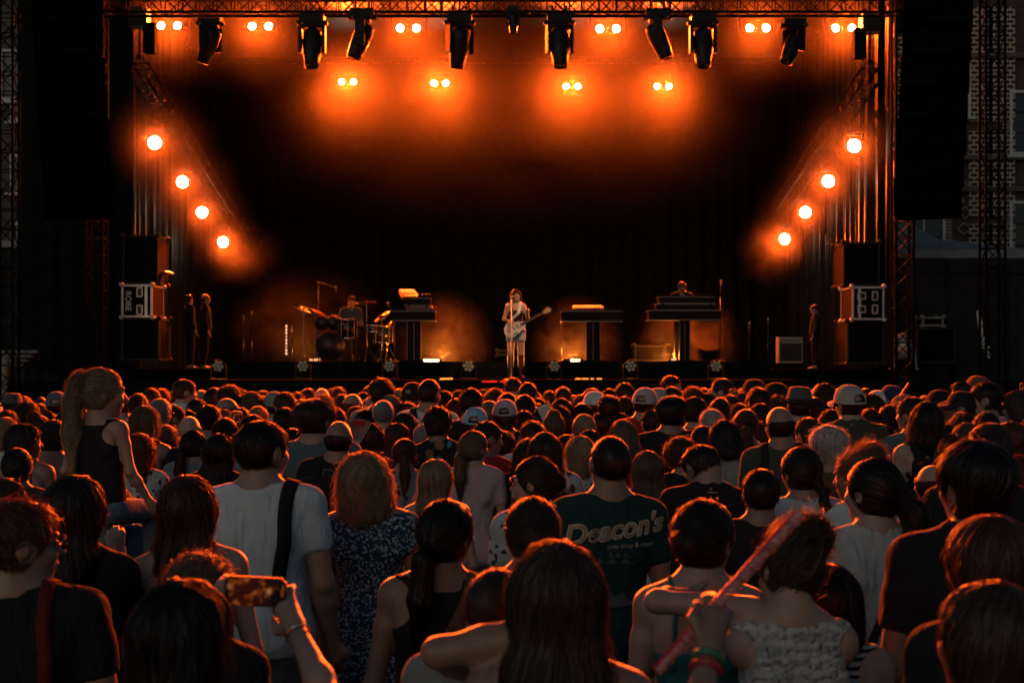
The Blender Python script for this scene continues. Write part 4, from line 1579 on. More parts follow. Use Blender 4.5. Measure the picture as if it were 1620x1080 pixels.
        if style == 'girlpony':
            S.update(n=4200, lift=.008, fly=.2, wave=.008, noise=.2)
        if style == 'xpony':
            S.update(L=.7, seg=14, n=3000)
    elif style in ('bun', 'topbun', 'updo'):
        T = {'bun': (0, -.112, -.005), 'topbun': (0, -.055, .105), 'updo': (0.035, -.075, .088)}[style]
        br = {'bun': .04, 'topbun': .042, 'updo': .058}[style]
        am = .003 if style != 'updo' else .012

        def fn(p):
            f = capf(.013, .002, p)
            f = smax(f, -ears(p) - .012, .01)
            f = smax(f, -.115 - p[2], .012)
            c = ell(p, T, (br * 1.1, br * .8, br)) + am * wob(p, 60, 3.0)
            return smin(f, c, .010)
        flow = tie(T, br)
        S.update(n=3000, seg=8, L=.16, lift=.004 if style != 'updo' else .012, fly=.1 if style != 'updo' else .25, noise=.25, wave=.002 if style != 'updo' else .008)
    elif style == 'braid':
        def fn(p):
            f = capf(.012, .002, p)
            f = smax(f, -ears(p) - .012, .01)
            f = smax(f, -.115 - p[2], .012)
            c = None
            for k in range(11):
                z = -.06 - .038 * k
                s = .009 if k % 2 else -.009
                r_ = .026 - .0012 * k
                e = ell(p, (s + .03, -.115 - .028 * min(k, 2) / 2, z), (r_, r_ * .8, .03))
                c = e if c is None else smin(c, e, .004)
            return smin(f, c, .01)
        flow = tie((.03, -.115, -.06), .04)
        S.update(n=2800, seg=8, L=.15, lift=.003, fly=.06, zlo=-.52, noise=.12)
    elif style == 'under':
        fn0 = shortf(.011, .007, .001)
        fn = lambda p: smax(fn0(p), p[2] - .02, .01)
        S.update(n=1800, L=.03, seg=3, lift=.003, fly=.02)
    elif style == 'underlong':
        def fn(p):
            f = smax(capf(.014, .002, p), p[2] - .02, .01)
            c = chain((p[0], p[1] * 1.5, p[2]), ((0, -.10, -.02), (0, -.17, -.12), (0, -.2, -.3)), (.05, .055, .02), .03) * .75
            return smin(f, c, .03)
        S.update(n=2600, seg=10, L=.3, lift=.005, fly=.06, zlo=-.38)
    return fn, flow, S


HAIR = {}


def hair_mesh(style, hi=False):
    key = style
    if key in HAIR:
        return HAIR[key]
    fn, flow, S = hair_def(style)
    st = .0095
    V, Q = field_mesh(fn, gaxis(-.19, .2, st), gaxis(-.24, .16, st), gaxis(S['zlo'] - .03, .19, st))
    rg = np.random.default_rng(len(style) * 17 + 3)
    n = S['n']
    # roots: on the shell, mostly in the upper part
    wgt = np.clip((V[:, 2] - S['zlo']) / (.12 - S['zlo']), .05, 1) ** (1.2 if S['L'] > .12 else .2)
    idx = rg.choice(len(V), n, p=wgt / wgt.sum())
    q = V[idx] + rg.normal(0, .003, (n, 3))
    seg = S['seg']
    L = S['L'] * rg.uniform(.55, 1.1, n)
    step = (L / seg)[:, None]

    def val(x):
        return fn((x[:, 0], x[:, 1], x[:, 2]))

    def grad(x):
        e = .003
        return np.stack([val(x + d) - val(x - d) for d in np.eye(3) * e], 1) / (2 * e)
    fly = (rg.random(n) < S['fly'])
    base_off = rg.uniform(-.001, .003, n)
    lift = np.where(fly, rg.uniform(1.5, 4.5, n), rg.uniform(.2, 1.0, n)) * S['lift']
    ph = rg.uniform(0, 6.28, n); wl_ = rg.uniform(.035, .07, n)
    rd = rg.normal(0, 1, (n, 3)) * S['noise']
    P_, N_ = [], []
    for k in range(seg + 1):
        g_ = grad(q)
        g_ /= np.linalg.norm(g_, axis=1)[:, None] + 1e-6
        off = base_off + lift * (k / seg) ** 1.3
        q = q + g_ * (off - val(q))[:, None] * .9
        disp = 0
        if S['wave'] > 0:
            a = ph + 6.28 * k * L / seg / wl_
            sd_ = np.cross(g_, grav_dir)
            disp = (sd_ * np.sin(a)[:, None] + g_ * np.cos(a)[:, None] * .7) * S['wave'] * min(1, k / 2)
        P_.append(q + disp); N_.append(g_)
        d = flow(q.copy()) + rd
        d = d - g_ * (d * g_).sum(1)[:, None]
        d /= np.linalg.norm(d, axis=1)[:, None] + 1e-6
        q = q + d * step
    P_ = np.stack(P_, 1); N_ = np.stack(N_, 1)
    T = np.gradient(P_, axis=1)
    B = np.cross(T, N_ + rg.normal(0, .5, (n, 1, 3)))
    B /= np.linalg.norm(B, axis=2)[:, :, None] + 1e-9
    prof = np.linspace(1, .25, seg + 1)[None, :, None] * S['w'] / 2
    A1, A2 = P_ - B * prof, P_ + B * prof
    SV = np.stack([A1, A2], 2).reshape(-1, 3)
    base = (np.arange(n)[:, None] * (seg + 1) + np.arange(seg)[None, :]).ravel() * 2 + len(V)
    SQ = np.stack([base, base + 1, base + 3, base + 2], 1)
    me = np_mesh('hair', np.concatenate([V, SV]), np.concatenate([Q, SQ]))
    HAIR[key] = me
    return me


grav_dir = np.array((0.05, 0.02, -1.0))


def hair_mat(name, col, tr=.28):
    if name in MATS:
        return MATS[name]
    m = bpy.data.materials.new(name)
    m.use_nodes = True
    nt = m.node_tree
    b = nt.nodes['Principled BSDF']
    b.inputs['Roughness'].default_value = .42
    b.inputs['Specular IOR Level'].default_value = .42
    ge = nt.nodes.new('ShaderNodeNewGeometry')
    oi = nt.nodes.new('ShaderNodeObjectInfo')
    ad = nt.nodes.new('ShaderNodeMath'); ad.operation = 'MULTIPLY_ADD'
    ad.inputs[1].default_value = 1.3; ad.inputs[2].default_value = .4
    nt.links.new(ge.outputs['Random Per Island'], ad.inputs[0])
    a2 = nt.nodes.new('ShaderNodeMath'); a2.operation = 'MULTIPLY_ADD'
    a2.inputs[1].default_value = .5; a2.inputs[2].default_value = .75
    nt.links.new(oi.outputs['Random'], a2.inputs[0])
    mu = nt.nodes.new('ShaderNodeMath'); mu.operation = 'MULTIPLY'
    nt.links.new(ad.outputs[0], mu.inputs[0]); nt.links.new(a2.outputs[0], mu.inputs[1])
    sc = nt.nodes.new('ShaderNodeVectorMath'); sc.operation = 'SCALE'
    sc.inputs[0].default_value = col
    nt.links.new(mu.outputs[0], sc.inputs['Scale'])
    nt.links.new(sc.outputs[0], b.inputs['Base Color'])
    tl = nt.nodes.new('ShaderNodeBsdfTranslucent')
    s2 = nt.nodes.new('ShaderNodeVectorMath'); s2.operation = 'MULTIPLY'
    s2.inputs[1].default_value = (1.8, 1.6, 1.4)
    nt.links.new(sc.outputs[0], s2.inputs[0])
    nt.links.new(s2.outputs[0], tl.inputs['Color'])
    mx = nt.nodes.new('ShaderNodeMixShader')
    mx.inputs[0].default_value = tr
    nt.links.new(b.outputs[0], mx.inputs[1]); nt.links.new(tl.outputs[0], mx.inputs[2])
    nt.links.new(mx.outputs[0], nt.nodes['Material Output'].inputs['Surface'])
    MATS[name] = m
    return m


HCOL = {'black': (.008, .006, .005), 'dark': (.015, .0095, .007), 'brown': (.04, .024, .0145), 'auburn': (.075, .026, .014),
        'blond': (.27, .185, .1), 'dblond': (.13, .083, .046), 'grey': (.24, .22, .195), 'white': (.45, .41, .35), 'red': (.12, .036, .016)}
HNAME = {'black': 'black', 'dark': 'dark', 'brown': 'brown', 'auburn': 'auburn', 'blond': 'blond', 'dblond': 'dark blond', 'grey': 'grey', 'white': 'whitish', 'red': 'reddish'}
HM = {k: hair_mat('hair_' + k, v) for k, v in HCOL.items()}


def skin_mat(name, col):
    m = bpy.data.materials.new(name)
    m.use_nodes = True
    nt = m.node_tree
    b = nt.nodes['Principled BSDF']
    b.inputs['Roughness'].default_value = .48
    b.inputs['Subsurface Weight'].default_value = 0.0
    at = nt.nodes.new('ShaderNodeVertexColor'); at.layer_name = 'tint'
    tc = nt.nodes.new('ShaderNodeTexCoord')
    n = nt.nodes.new('ShaderNodeTexNoise'); n.inputs['Scale'].default_value = 9; n.inputs['Detail'].default_value = 5
    nt.links.new(tc.outputs['Object'], n.inputs['Vector'])
    mr = nt.nodes.new('ShaderNodeMapRange'); mr.inputs['To Min'].default_value = .8; mr.inputs['To Max'].default_value = 1.2
    nt.links.new(n.outputs['Fac'], mr.inputs['Value'])
    sc = nt.nodes.new('ShaderNodeVectorMath'); sc.operation = 'SCALE'; sc.inputs[0].default_value = col
    nt.links.new(mr.outputs[0], sc.inputs['Scale'])
    mu = nt.nodes.new('ShaderNodeVectorMath'); mu.operation = 'MULTIPLY'
    nt.links.new(sc.outputs[0], mu.inputs[0]); nt.links.new(at.outputs['Color'], mu.inputs[1])
    nt.links.new(mu.outputs[0], b.inputs['Base Color'])
    n2 = nt.nodes.new('ShaderNodeTexNoise'); n2.inputs['Scale'].default_value = 160
    nt.links.new(tc.outputs['Object'], n2.inputs['Vector'])
    bp = nt.nodes.new('ShaderNodeBump'); bp.inputs['Strength'].default_value = .12; bp.inputs['Distance'].default_value = .004
    nt.links.new(n2.outputs['Fac'], bp.inputs['Height']); nt.links.new(bp.outputs[0], b.inputs['Normal'])
    MATS[name] = m
    return m


SKINS = [skin_mat('skin_light', (.33, .185, .12)), skin_mat('skin_tan', (.26, .14, .09)), skin_mat('skin_fair', (.40, .24, .165))]


# ------------------------------------------------------------------ cloth
def cloth(name, col, pattern=None, c2=(1, 1, 1), scale=40.0, thr=.3, c3=None):
    key = 'cloth_' + name
    if key in MATS:
        return MATS[key]
    m = mat(key, col, .88, var=.12, scale=5, bump=.25, bscale=420, spec=.25)
    nt = m.node_tree
    bp0 = [q for q in nt.nodes if q.type == 'BUMP'][0]
    tc0 = [q for q in nt.nodes if q.type == 'TEX_COORD'][0]
    mp0 = nt.nodes.new('ShaderNodeMapping'); mp0.inputs['Rotation'].default_value = (0, R(28), R(15)); mp0.inputs['Scale'].default_value = (1.6, 1.2, .55)
    nf = nt.nodes.new('ShaderNodeTexNoise'); nf.inputs['Scale'].default_value = 11; nf.inputs['Detail'].default_value = 2.5; nf.inputs['Distortion'].default_value = 1.2
    bf = nt.nodes.new('ShaderNodeBump'); bf.inputs['Strength'].default_value = .7; bf.inputs['Distance'].default_value = .035
    nt.links.new(tc0.outputs['Object'], mp0.inputs['Vector']); nt.links.new(mp0.outputs[0], nf.inputs['Vector'])
    nt.links.new(nf.outputs['Fac'], bf.inputs['Height']); nt.links.new(bf.outputs[0], bp0.inputs['Normal'])
    if pattern:
        nt = m.node_tree
        b = nt.nodes['Principled BSDF']
        tc = [q for q in nt.nodes if q.type == 'TEX_COORD'][0]
        old = b.inputs['Base Color'].links[0].from_socket
        mixc = nt.nodes.new('ShaderNodeMix'); mixc.data_type = 'RGBA'
        nt.links.new(old, mixc.inputs['A'])
        mixc.inputs['B'].default_value = (*c2, 1)
        if pattern == 'spots':
            v = nt.nodes.new('ShaderNodeTexVoronoi'); v.inputs['Scale'].default_value = scale
            mp = nt.nodes.new('ShaderNodeMapping'); mp.inputs['Scale'].default_value = (1, .6, .75)
            nz = nt.nodes.new('ShaderNodeTexNoise'); nz.inputs['Scale'].default_value = scale * .8
            mm = nt.nodes.new('ShaderNodeMix'); mm.data_type = 'RGBA'; mm.inputs['Factor'].default_value = .035
            nt.links.new(tc.outputs['Object'], nz.inputs['Vector'])
            nt.links.new(tc.outputs['Object'], mm.inputs['A']); nt.links.new(nz.outputs['Color'], mm.inputs['B'])
            nt.links.new(mm.outputs['Result'], mp.inputs['Vector']); nt.links.new(mp.outputs[0], v.inputs['Vector'])
            src = v.outputs['Distance']
            cp = nt.nodes.new('ShaderNodeMapRange'); cp.inputs['From Min'].default_value = thr - .05; cp.inputs['From Max'].default_value = thr + .05
            cp.inputs['To Min'].default_value = 1; cp.inputs['To Max'].default_value = 0
            nt.links.new(src, cp.inputs['Value'])
            nt.links.new(cp.outputs[0], mixc.inputs['Factor'])
            if c3:
                cr = nt.nodes.new('ShaderNodeValToRGB')
                cr.color_ramp.interpolation = 'CONSTANT'
                els = cr.color_ramp.elements
                els[0].color = (*c2, 1); els[1].color = (*c3, 1); els[1].position = .4
                e = els.new(.66); e.color = (c2[0] * .35, c2[1] * .35, c2[2] * .35, 1)
                sp = nt.nodes.new('ShaderNodeSeparateColor')
                nt.links.new(v.outputs['Color'], sp.inputs[0]); nt.links.new(sp.outputs[0], cr.inputs[0])
                nt.links.new(cr.outputs[0], mixc.inputs['B'])
        elif pattern == 'stripes':
            sx = nt.nodes.new('ShaderNodeSeparateXYZ'); nt.links.new(tc.outputs['Object'], sx.inputs[0])
            nz = nt.nodes.new('ShaderNodeTexNoise'); nz.inputs['Scale'].default_value = 5
            nt.links.new(tc.outputs['Object'], nz.inputs['Vector'])
            ma = nt.nodes.new('ShaderNodeMath'); ma.operation = 'MULTIPLY_ADD'; ma.inputs[1].default_value = .03
            nt.links.new(nz.outputs['Fac'], ma.inputs[0]); nt.links.new(sx.outputs['Z'], ma.inputs[2])
            fr = nt.nodes.new('ShaderNodeMath'); fr.operation = 'MULTIPLY'; fr.inputs[1].default_value = scale
            nt.links.new(ma.outputs[0], fr.inputs[0])
            f2 = nt.nodes.new('ShaderNodeMath'); f2.operation = 'FRACT'; nt.links.new(fr.outputs[0], f2.inputs[0])
            gt = nt.nodes.new('ShaderNodeMath'); gt.operation = 'GREATER_THAN'; gt.inputs[1].default_value = thr; nt.links.new(f2.outputs[0], gt.inputs[0])
            nt.links.new(gt.outputs[0], mixc.inputs['Factor'])
        elif pattern == 'knit':
            w = nt.nodes.new('ShaderNodeTexWave'); w.wave_type = 'BANDS'; w.bands_direction = 'Z'
            w.inputs['Scale'].default_value = scale; w.inputs['Distortion'].default_value = 6; w.inputs['Detail Scale'].default_value = 4
            nt.links.new(tc.outputs['Object'], w.inputs['Vector'])
            v = nt.nodes.new('ShaderNodeTexVoronoi'); v.inputs['Scale'].default_value = 70
            nt.links.new(tc.outputs['Object'], v.inputs['Vector'])
            mu = nt.nodes.new('ShaderNodeMath'); mu.operation = 'MULTIPLY'
            nt.links.new(w.outputs['Fac'], mu.inputs[0]); nt.links.new(v.outputs['Distance'], mu.inputs[1])
            nt.links.new(mu.outputs[0], mixc.inputs['Factor'])
            bp = [q for q in nt.nodes if q.type == 'BUMP'][0]
            bp.inputs['Strength'].default_value = .9
            nt.links.new(mu.outputs[0], bp.inputs['Height'])
        nt.links.new(mixc.outputs['Result'], b.inputs['Base Color'])
    return m


CL = {
    'white': cloth('white', (.62, .62, .6)), 'offwhite': cloth('offwhite', (.5, .47, .42)), 'grey': cloth('grey', (.22, .23, .23)),
    'dgrey': cloth('dgrey', (.08, .085, .085)), 'black': cloth('black', (.013, .013, .014)), 'navy': cloth('navy', (.025, .04, .08)),
    'blue': cloth('blue', (.05, .09, .16)), 'teal': cloth('teal', (.02, .15, .13)), 'tealgrey': cloth('tealgrey', (.09, .13, .135)),
    'red': cloth('red', (.42, .02, .02)), 'pink': cloth('pink', (.55, .36, .36)), 'olive': cloth('olive', (.06, .06, .045)),
    'beige': cloth('beige', (.38, .34, .27)), 'dgreen': cloth('dgreen', (.012, .04, .036)), 'brown': cloth('brown', (.12, .06, .035)),
    'skyblue': cloth('skyblue', (.3, .45, .5)), 'denim': cloth('denim', (.13, .17, .2), 'spots', (.2, .25, .28), 30, .2),
    'print': cloth('print', (.02, .05, .08), 'spots', (.5, .52, .5), 88, .40),
    'tropical': cloth('tropical', (.014, .014, .014), 'spots', (.06, .3, .36), 15, .42, (.3, .12, .06)),
    'floral': cloth('floral', (.5, .47, .43), 'spots', (.14, .03, .03), 16, .36), 'floralblack': cloth('floralblack', (.012, .012, .012), 'spots', (.35, .25, .2), 20, .25),
    'floralgreen': cloth('floralgreen', (.11, .18, .12), 'spots', (.5, .48, .4), 18, .35), 'dotted': cloth('dotted', (.5, .48, .45), 'spots', (.03, .03, .035), 34, .33),
    'stripes': cloth('stripes', (.014, .014, .016), 'stripes', (.5, .5, .47), 42, .5), 'knit': cloth('knit', (.58, .55, .47), 'knit', (.28, .26, .2), 9),
    'dred': cloth('dred', (.13, .012, .014)), 'jeans': cloth('jeans', (.06, .08, .11)),
}
CNAME = {'offwhite': 'cream', 'dgrey': 'dark grey', 'tealgrey': 'teal grey', 'dgreen': 'dark green', 'skyblue': 'pale blue', 'print': 'navy white print', 'tropical': 'tropical leaf print',
         'floral': 'white floral', 'floralblack': 'black floral', 'floralgreen': 'green floral', 'dotted': 'white dotted', 'stripes': 'black striped', 'knit': 'cream knitted'}
STYN = {'buzz': 'buzz cut', 'short': 'short hair', 'messy': 'tousled hair', 'thick': 'thick hair', 'curly': 'curly hair', 'balding': 'balding head', 'bald': 'bald head', 'long': 'long straight hair',
        'longwavy': 'long wavy hair', 'xlong': 'very long hair', 'bob': 'bobbed hair', 'curlybob': 'curly bob', 'pony': 'low ponytail', 'highpony': 'high ponytail', 'xpony': 'waist long ponytail',
        'girlpony': 'high ponytail', 'frontlong': 'long wavy hair', 'bun': 'hair bun', 'topbun': 'top bun', 'updo': 'curly updo', 'braid': 'plaited hair', 'under': 'short hair', 'underlong': 'ponytail'}
TOPN = {'tee': 'T-shirt', 'polo': 'collared shirt', 'jacket': 'jacket', 'tank': 'tank top', 'shell': 'sleeveless top', 'strap': 'strap top', 'dress': 'dress'}

# ------------------------------------------------------------------ wearables
CAPM = {}


def cap_mesh():
    if 'cap' in CAPM:
        return CAPM['cap']
    m = MB()
    c = (0, -.012, .012)
    nu, nv = 60, 14

    def pt(u, v, g=0.0):
        a = u * 2 * math.pi
        ph = v * math.pi / 2
        seam = min(abs((u * 6 + .5) % 1.0 - .5) * 2, .12) / .12
        rr = 1 + .012 * (seam - 1) + g
        r_ = math.cos(ph) ** .8
        return (c[0] + .098 * rr * r_ * math.cos(a), c[1] + .121 * rr * r_ * math.sin(a), c[2] - .004 + .118 * rr * math.sin(ph) + .012 * r_ * math.sin(a))
    vs_ = [pt(i / nu, j / nv) for j in range(nv + 1) for i in range(nu)]
    fs = []
    for j in range(nv):
        for i in range(nu):
            u = (i + .5) / nu
            if abs(u - .75) < .075 * math.sqrt(max(0, 1 - (j / 5.0) ** 2)) and 1 <= j < 5:
                continue
            k = (i + 1) % nu
            fs.append((j * nu + i, j * nu + k, (j + 1) * nu + k, (j + 1) * nu + i))
    m.add(vs_, fs)

    def brim(u, v):
        a = R(20 + 140 * u)
        e = .085 * math.sin(math.pi * u) ** .6 * v
        x, y = .099 * math.cos(a), -.012 + .122 * math.sin(a)
        return (x * (1 + .1 * v), y + e, c[2] + .008 + .012 * math.sin(a) - .028 * (math.cos(a) ** 2) * v - .012 * v)
    m.grid(brim, 24, 5)
    m.grid(lambda u, v: tuple(np.array(brim(u, v)) - np.array((0, 0, .005))), 24, 5)
    m.lathe([(.0005, .137), (.009, .135), (.011, .128)], 10, Matrix.Translation((0, -.012, -.008)))
    CAPM['cap'] = m.mesh('cap', True)
    return CAPM['cap']


def fedora_mesh():
    if 'fed' in CAPM:
        return CAPM['fed']
    m = MB()

    def crown(u, v):
        a = u * 2 * math.pi
        h = min(v / .72, 1.0)
        t = max(0.0, (v - .72) / .28)
        r_ = (1 - .2 * h ** 1.5) * math.cos(t * math.pi / 2) ** .7
        pin = 1 - .22 * max(0, math.sin(a)) ** 2 * h * h
        z = .02 + .105 * h + .022 * math.sin(t * math.pi / 2) + .014 * (1 - abs(math.cos(a))) * h - .03 * t * t * math.exp(-(math.cos(a) * r_ * 3) ** 2)
        return (.1 * r_ * math.cos(a) * pin, -.012 + .12 * r_ * math.sin(a) * pin, z)
    m.grid(crown, 40, 20)

    def brim(u, v):
        a = u * 2 * math.pi
        r_ = 1 + .5 * v
        return (.1 * r_ * math.cos(a), -.012 + .12 * r_ * math.sin(a), .02 + .02 * v * v * abs(math.cos(a)) + .022 * v * v * max(0, -math.sin(a)) - .008 * v * max(0, math.sin(a)))
    m.grid(brim, 40, 6)
    CAPM['fed'] = m.mesh('fedora', True)
    b = MB()
    b.lathe([(1.015, .022), (1.01, .055)], 40, Matrix.Translation((0, -.012, 0)) @ Matrix.Diagonal((.1, .12, 1, 1)))
    CAPM['band'] = b.mesh('hat_band', True)
    return CAPM['fed']


def glasses_mesh(onhead=False):
    k = 'gl' + str(onhead)
    if k in CAPM:
        return CAPM[k]
    m = MB()
    for s in (-1, 1):
        pts = [Vector((s * .034 + .027 * math.cos(a), .103, .002 + .021 * math.sin(a))) for a in np.linspace(0, 2 * math.pi, 15)]
        m.tube(pts, .0022, 5)
        m.tube([(s * .06, .1, .006), (s * .083, .06, .006), (s * .088, -.01, .006), (s * .085, -.035, -.012)], .0022, 5)
        m.add([tuple(pp) for pp in pts[:-1]], [tuple(range(14))])
    m.tube([(-.008, .106, .005), (.008, .106, .005)], .0022, 5)
    CAPM[k] = m.mesh('glasses', True)
    return CAPM[k]


SUNG = mat('dark_glasses', (.01, .01, .01), .12)
PHONEM = mat('phone_black', (.006, .006, .007), .5, spec=.2)


def screen_mat():
    if 'phone_screen' in MATS:
        return MATS['phone_screen']
    m = bpy.data.materials.new('phone_screen')
    m.use_nodes = True
    nt = m.node_tree
    b = nt.nodes['Principled BSDF']
    b.inputs['Base Color'].default_value = (.01, .01, .01, 1)
    b.inputs['Roughness'].default_value = .15
    tc = nt.nodes.new('ShaderNodeTexCoord')
    n = nt.nodes.new('ShaderNodeTexNoise'); n.inputs['Scale'].default_value = 42; n.inputs['Detail'].default_value = 3
    nt.links.new(tc.outputs['Object'], n.inputs['Vector'])
    cr = nt.nodes.new('ShaderNodeValToRGB')
    e = cr.color_ramp.elements
    e[0].position = .5; e[0].color = (.004, .004, .004, 1)
    e[1].position = .8; e[1].color = (1, .6, .25, 1)
    q = e.new(.62); q.color = (.45, .1, .01, 1)
    nt.links.new(n.outputs['Fac'], cr.inputs[0])
    nt.links.new(cr.outputs[0], b.inputs['Emission Color'])
    b.inputs['Emission Strength'].default_value = .3
    MATS['phone_screen'] = m
    return m


def phone(loc, rot, label, land=False, s=1.0, screen=True):
    """screen faces -Y before rotation"""
    w, h = (.155, .075) if land else (.075, .155)
    t = empty('phone', loc)
    t.rotation_euler = rot
    t.scale = (s, s, s)
    a = MB(); ch = .012
    ol = [(-w / 2 + ch, -h / 2), (w / 2 - ch, -h / 2), (w / 2, -h / 2 + ch), (w / 2, h / 2 - ch), (w / 2 - ch, h / 2), (-w / 2 + ch, h / 2), (-w / 2, h / 2 - ch), (-w / 2, -h / 2 + ch)]
    a.prism(ol, .009, Matrix.Translation((0, .0045, 0)) @ Matrix.Rotation(R(90), 4, 'X'))
    a.build('case', PHONEM, t)
    MB().box((0, -.0052, 0), (w * .93, .001, h * .93)).build('screen', screen_mat() if screen else PHONEM, t)
    tag(t, label, 'phone')
    return t


def solid(fn, b, st=.012):
    return field_mesh(fn, gaxis(b[0], b[1], st), gaxis(b[2], b[3], st), gaxis(b[4], b[5], st))


def backpack_mesh():
    if 'bp' in CAPM:
        return CAPM['bp']

    def fn(p):
        q = [np.abs(p[0]) - .12, np.abs(p[1] + .215) - .05, np.abs(p[2] - 1.2) - .17]
        d = np.sqrt(sum(np.maximum(c, 0) ** 2 for c in q)) + np.minimum(np.maximum(np.maximum(q[0], q[1]), q[2]), 0) - .035
        q = [np.abs(p[0]) - .1, np.abs(p[1] + .295) - .01, np.abs(p[2] - 1.12) - .08]
        e = np.sqrt(sum(np.maximum(c, 0) ** 2 for c in q)) - .025
        return smin(d, e, .015) + .003 * wob(p, 30, 1)
    V, Q = solid(fn, (-.22, .22, -.4, -.1, .9, 1.5))
    CAPM['bp'] = np_mesh('backpack', V, Q)
    m = MB()
    m.tube([(-.03, -.2, 1.40), (-.03, -.21, 1.45), (.03, -.21, 1.45), (.03, -.2, 1.40)], .008, 6)
    CAPM['bph'] = m.mesh('carry_loop', True)
    return CAPM['bp']


def ribbon_mesh(fig, style, pts, w, off=.006, n=36):
    tf = fig.top_field(style) if style else None

    def f(p):
        a = smin(fig.torso(p), fig.neck(p), .045)
        for sd in (-1, 1):
            a = smin(a, fig.arm(p, sd), .03)
        return a if tf is None else np.minimum(a, tf(p))
    pts = np.array(pts, float)
    t = np.linspace(0, 1, len(pts)); u = np.linspace(0, 1, n)
    q = np.stack([np.interp(u, t, pts[:, i]) for i in range(3)], 1)
    for _ in range(2):
        q[1:-1] = (q[:-2] + q[1:-1] * 2 + q[2:]) / 4

    def grad(x):
        e = .004
        return np.stack([(f((x + d).T) - f((x - d).T)) for d in np.eye(3) * e], 1) / (2 * e)
    for _ in range(4):
        g_ = grad(q); g_ /= np.linalg.norm(g_, axis=1)[:, None] + 1e-6
        q = q + g_ * (off - f(q.T))[:, None] * .8
    for _ in range(3):
        for _ in range(3):
            q[1:-1] = (q[:-2] + q[1:-1] * 2 + q[2:]) / 4
        g_ = grad(q); g_ /= np.linalg.norm(g_, axis=1)[:, None] + 1e-6
        q = q + g_ * np.maximum(off - f(q.T), -.02)[:, None]
    g_ = grad(q); g_ /= np.linalg.norm(g_, axis=1)[:, None] + 1e-6
    for _ in range(6):
        g_[1:-1] = (g_[:-2] + g_[1:-1] + g_[2:]) / 3
    T = np.gradient(q, axis=0); T /= np.linalg.norm(T, axis=1)[:, None] + 1e-9
    B = np.cross(T, g_); B /= np.linalg.norm(B, axis=1)[:, None] + 1e-9
    h = .004
    ring = np.stack([q - B * w / 2 - g_ * h, q + B * w / 2 - g_ * h, q + B * w / 2 + g_ * h * .6, q - B * w / 2 + g_ * h * .6], 1)
    V = ring.reshape(-1, 3)
    Q = [(i * 4 + k, i * 4 + (k + 1) % 4, i * 4 + 4 + (k + 1) % 4, i * 4 + 4 + k) for i in range(n - 1) for k in range(4)]
    return np_mesh('strap', V, np.array(Q), False)


SHOULDER_STRAP = lambda x, lo=1.05, fr=1.2: ((x * 1.15, -.2, lo), (x * 1.1, -.2, 1.25), (x, -.16, 1.40), (x * .95, -.03, 1.5), (x, .12, 1.38), (x * 1.1, .16, fr))
CROSS_STRAP = lambda a, b: ((a, .14, 1.3), (a * .95, 0, 1.5), (a * .85, -.15, 1.42), (0, -.2, 1.22), (b, -.17, .98), (b * 1.2, 0, .9))

# ------------------------------------------------------------------ one person
FIGS, BODY, TOPM, TRM, STRAPM = {}, {}, {}, {}, {}
HEADS = {'C': (0, 0, 0), 'R': (-62, -4, 0), 'L': (62, -4, 0), 'r': (-28, 0, 3), 'l': (28, 0, -3), 'D': (0, -20, 0), 'd': (22, -26, -6), 'U': (-12, 12, 0), 'B': (-115, 0, 0)}
HTH = {'buzz': .008, 'short': .018, 'messy': .028, 'thick': .03, 'curly': .03, 'balding': .0, 'bald': 0, 'long': .018, 'longwavy': .018, 'xlong': .018, 'bob': .02, 'curlybob': .027, 'pony': .013, 'highpony': .02,
       'xpony': .013, 'girlpony': .02, 'frontlong': .024, 'bun': .014, 'topbun': .05, 'updo': .05, 'braid': .013, 'under': .025, 'underlong': .025}
CROWD = []
BOTTOMS = [CL['jeans'], CL['black'], CL['dgrey'], CL['beige']]


def fig_for(sex, arms, head, bulk, hs=1.0, legs=None):
    key = (sex, arms if isinstance(arms, str) else repr(arms), head, bulk, hs, repr(legs))
    if key not in FIGS:
        f = Fig(sex, arms, HEADS[head] if isinstance(head, str) else head, bulk, hs=hs, legs=legs)
        f.key = key
        FIGS[key] = f
    return FIGS[key]


def place_head(o, f):
    RMx = Matrix(f.RM.tolist()).to_4x4()
    o.matrix_local = Matrix.Translation(Vector(NP)) @ RMx @ Matrix.Scale(f.hs, 4) @ Matrix.Translation(Vector(HC - NP))


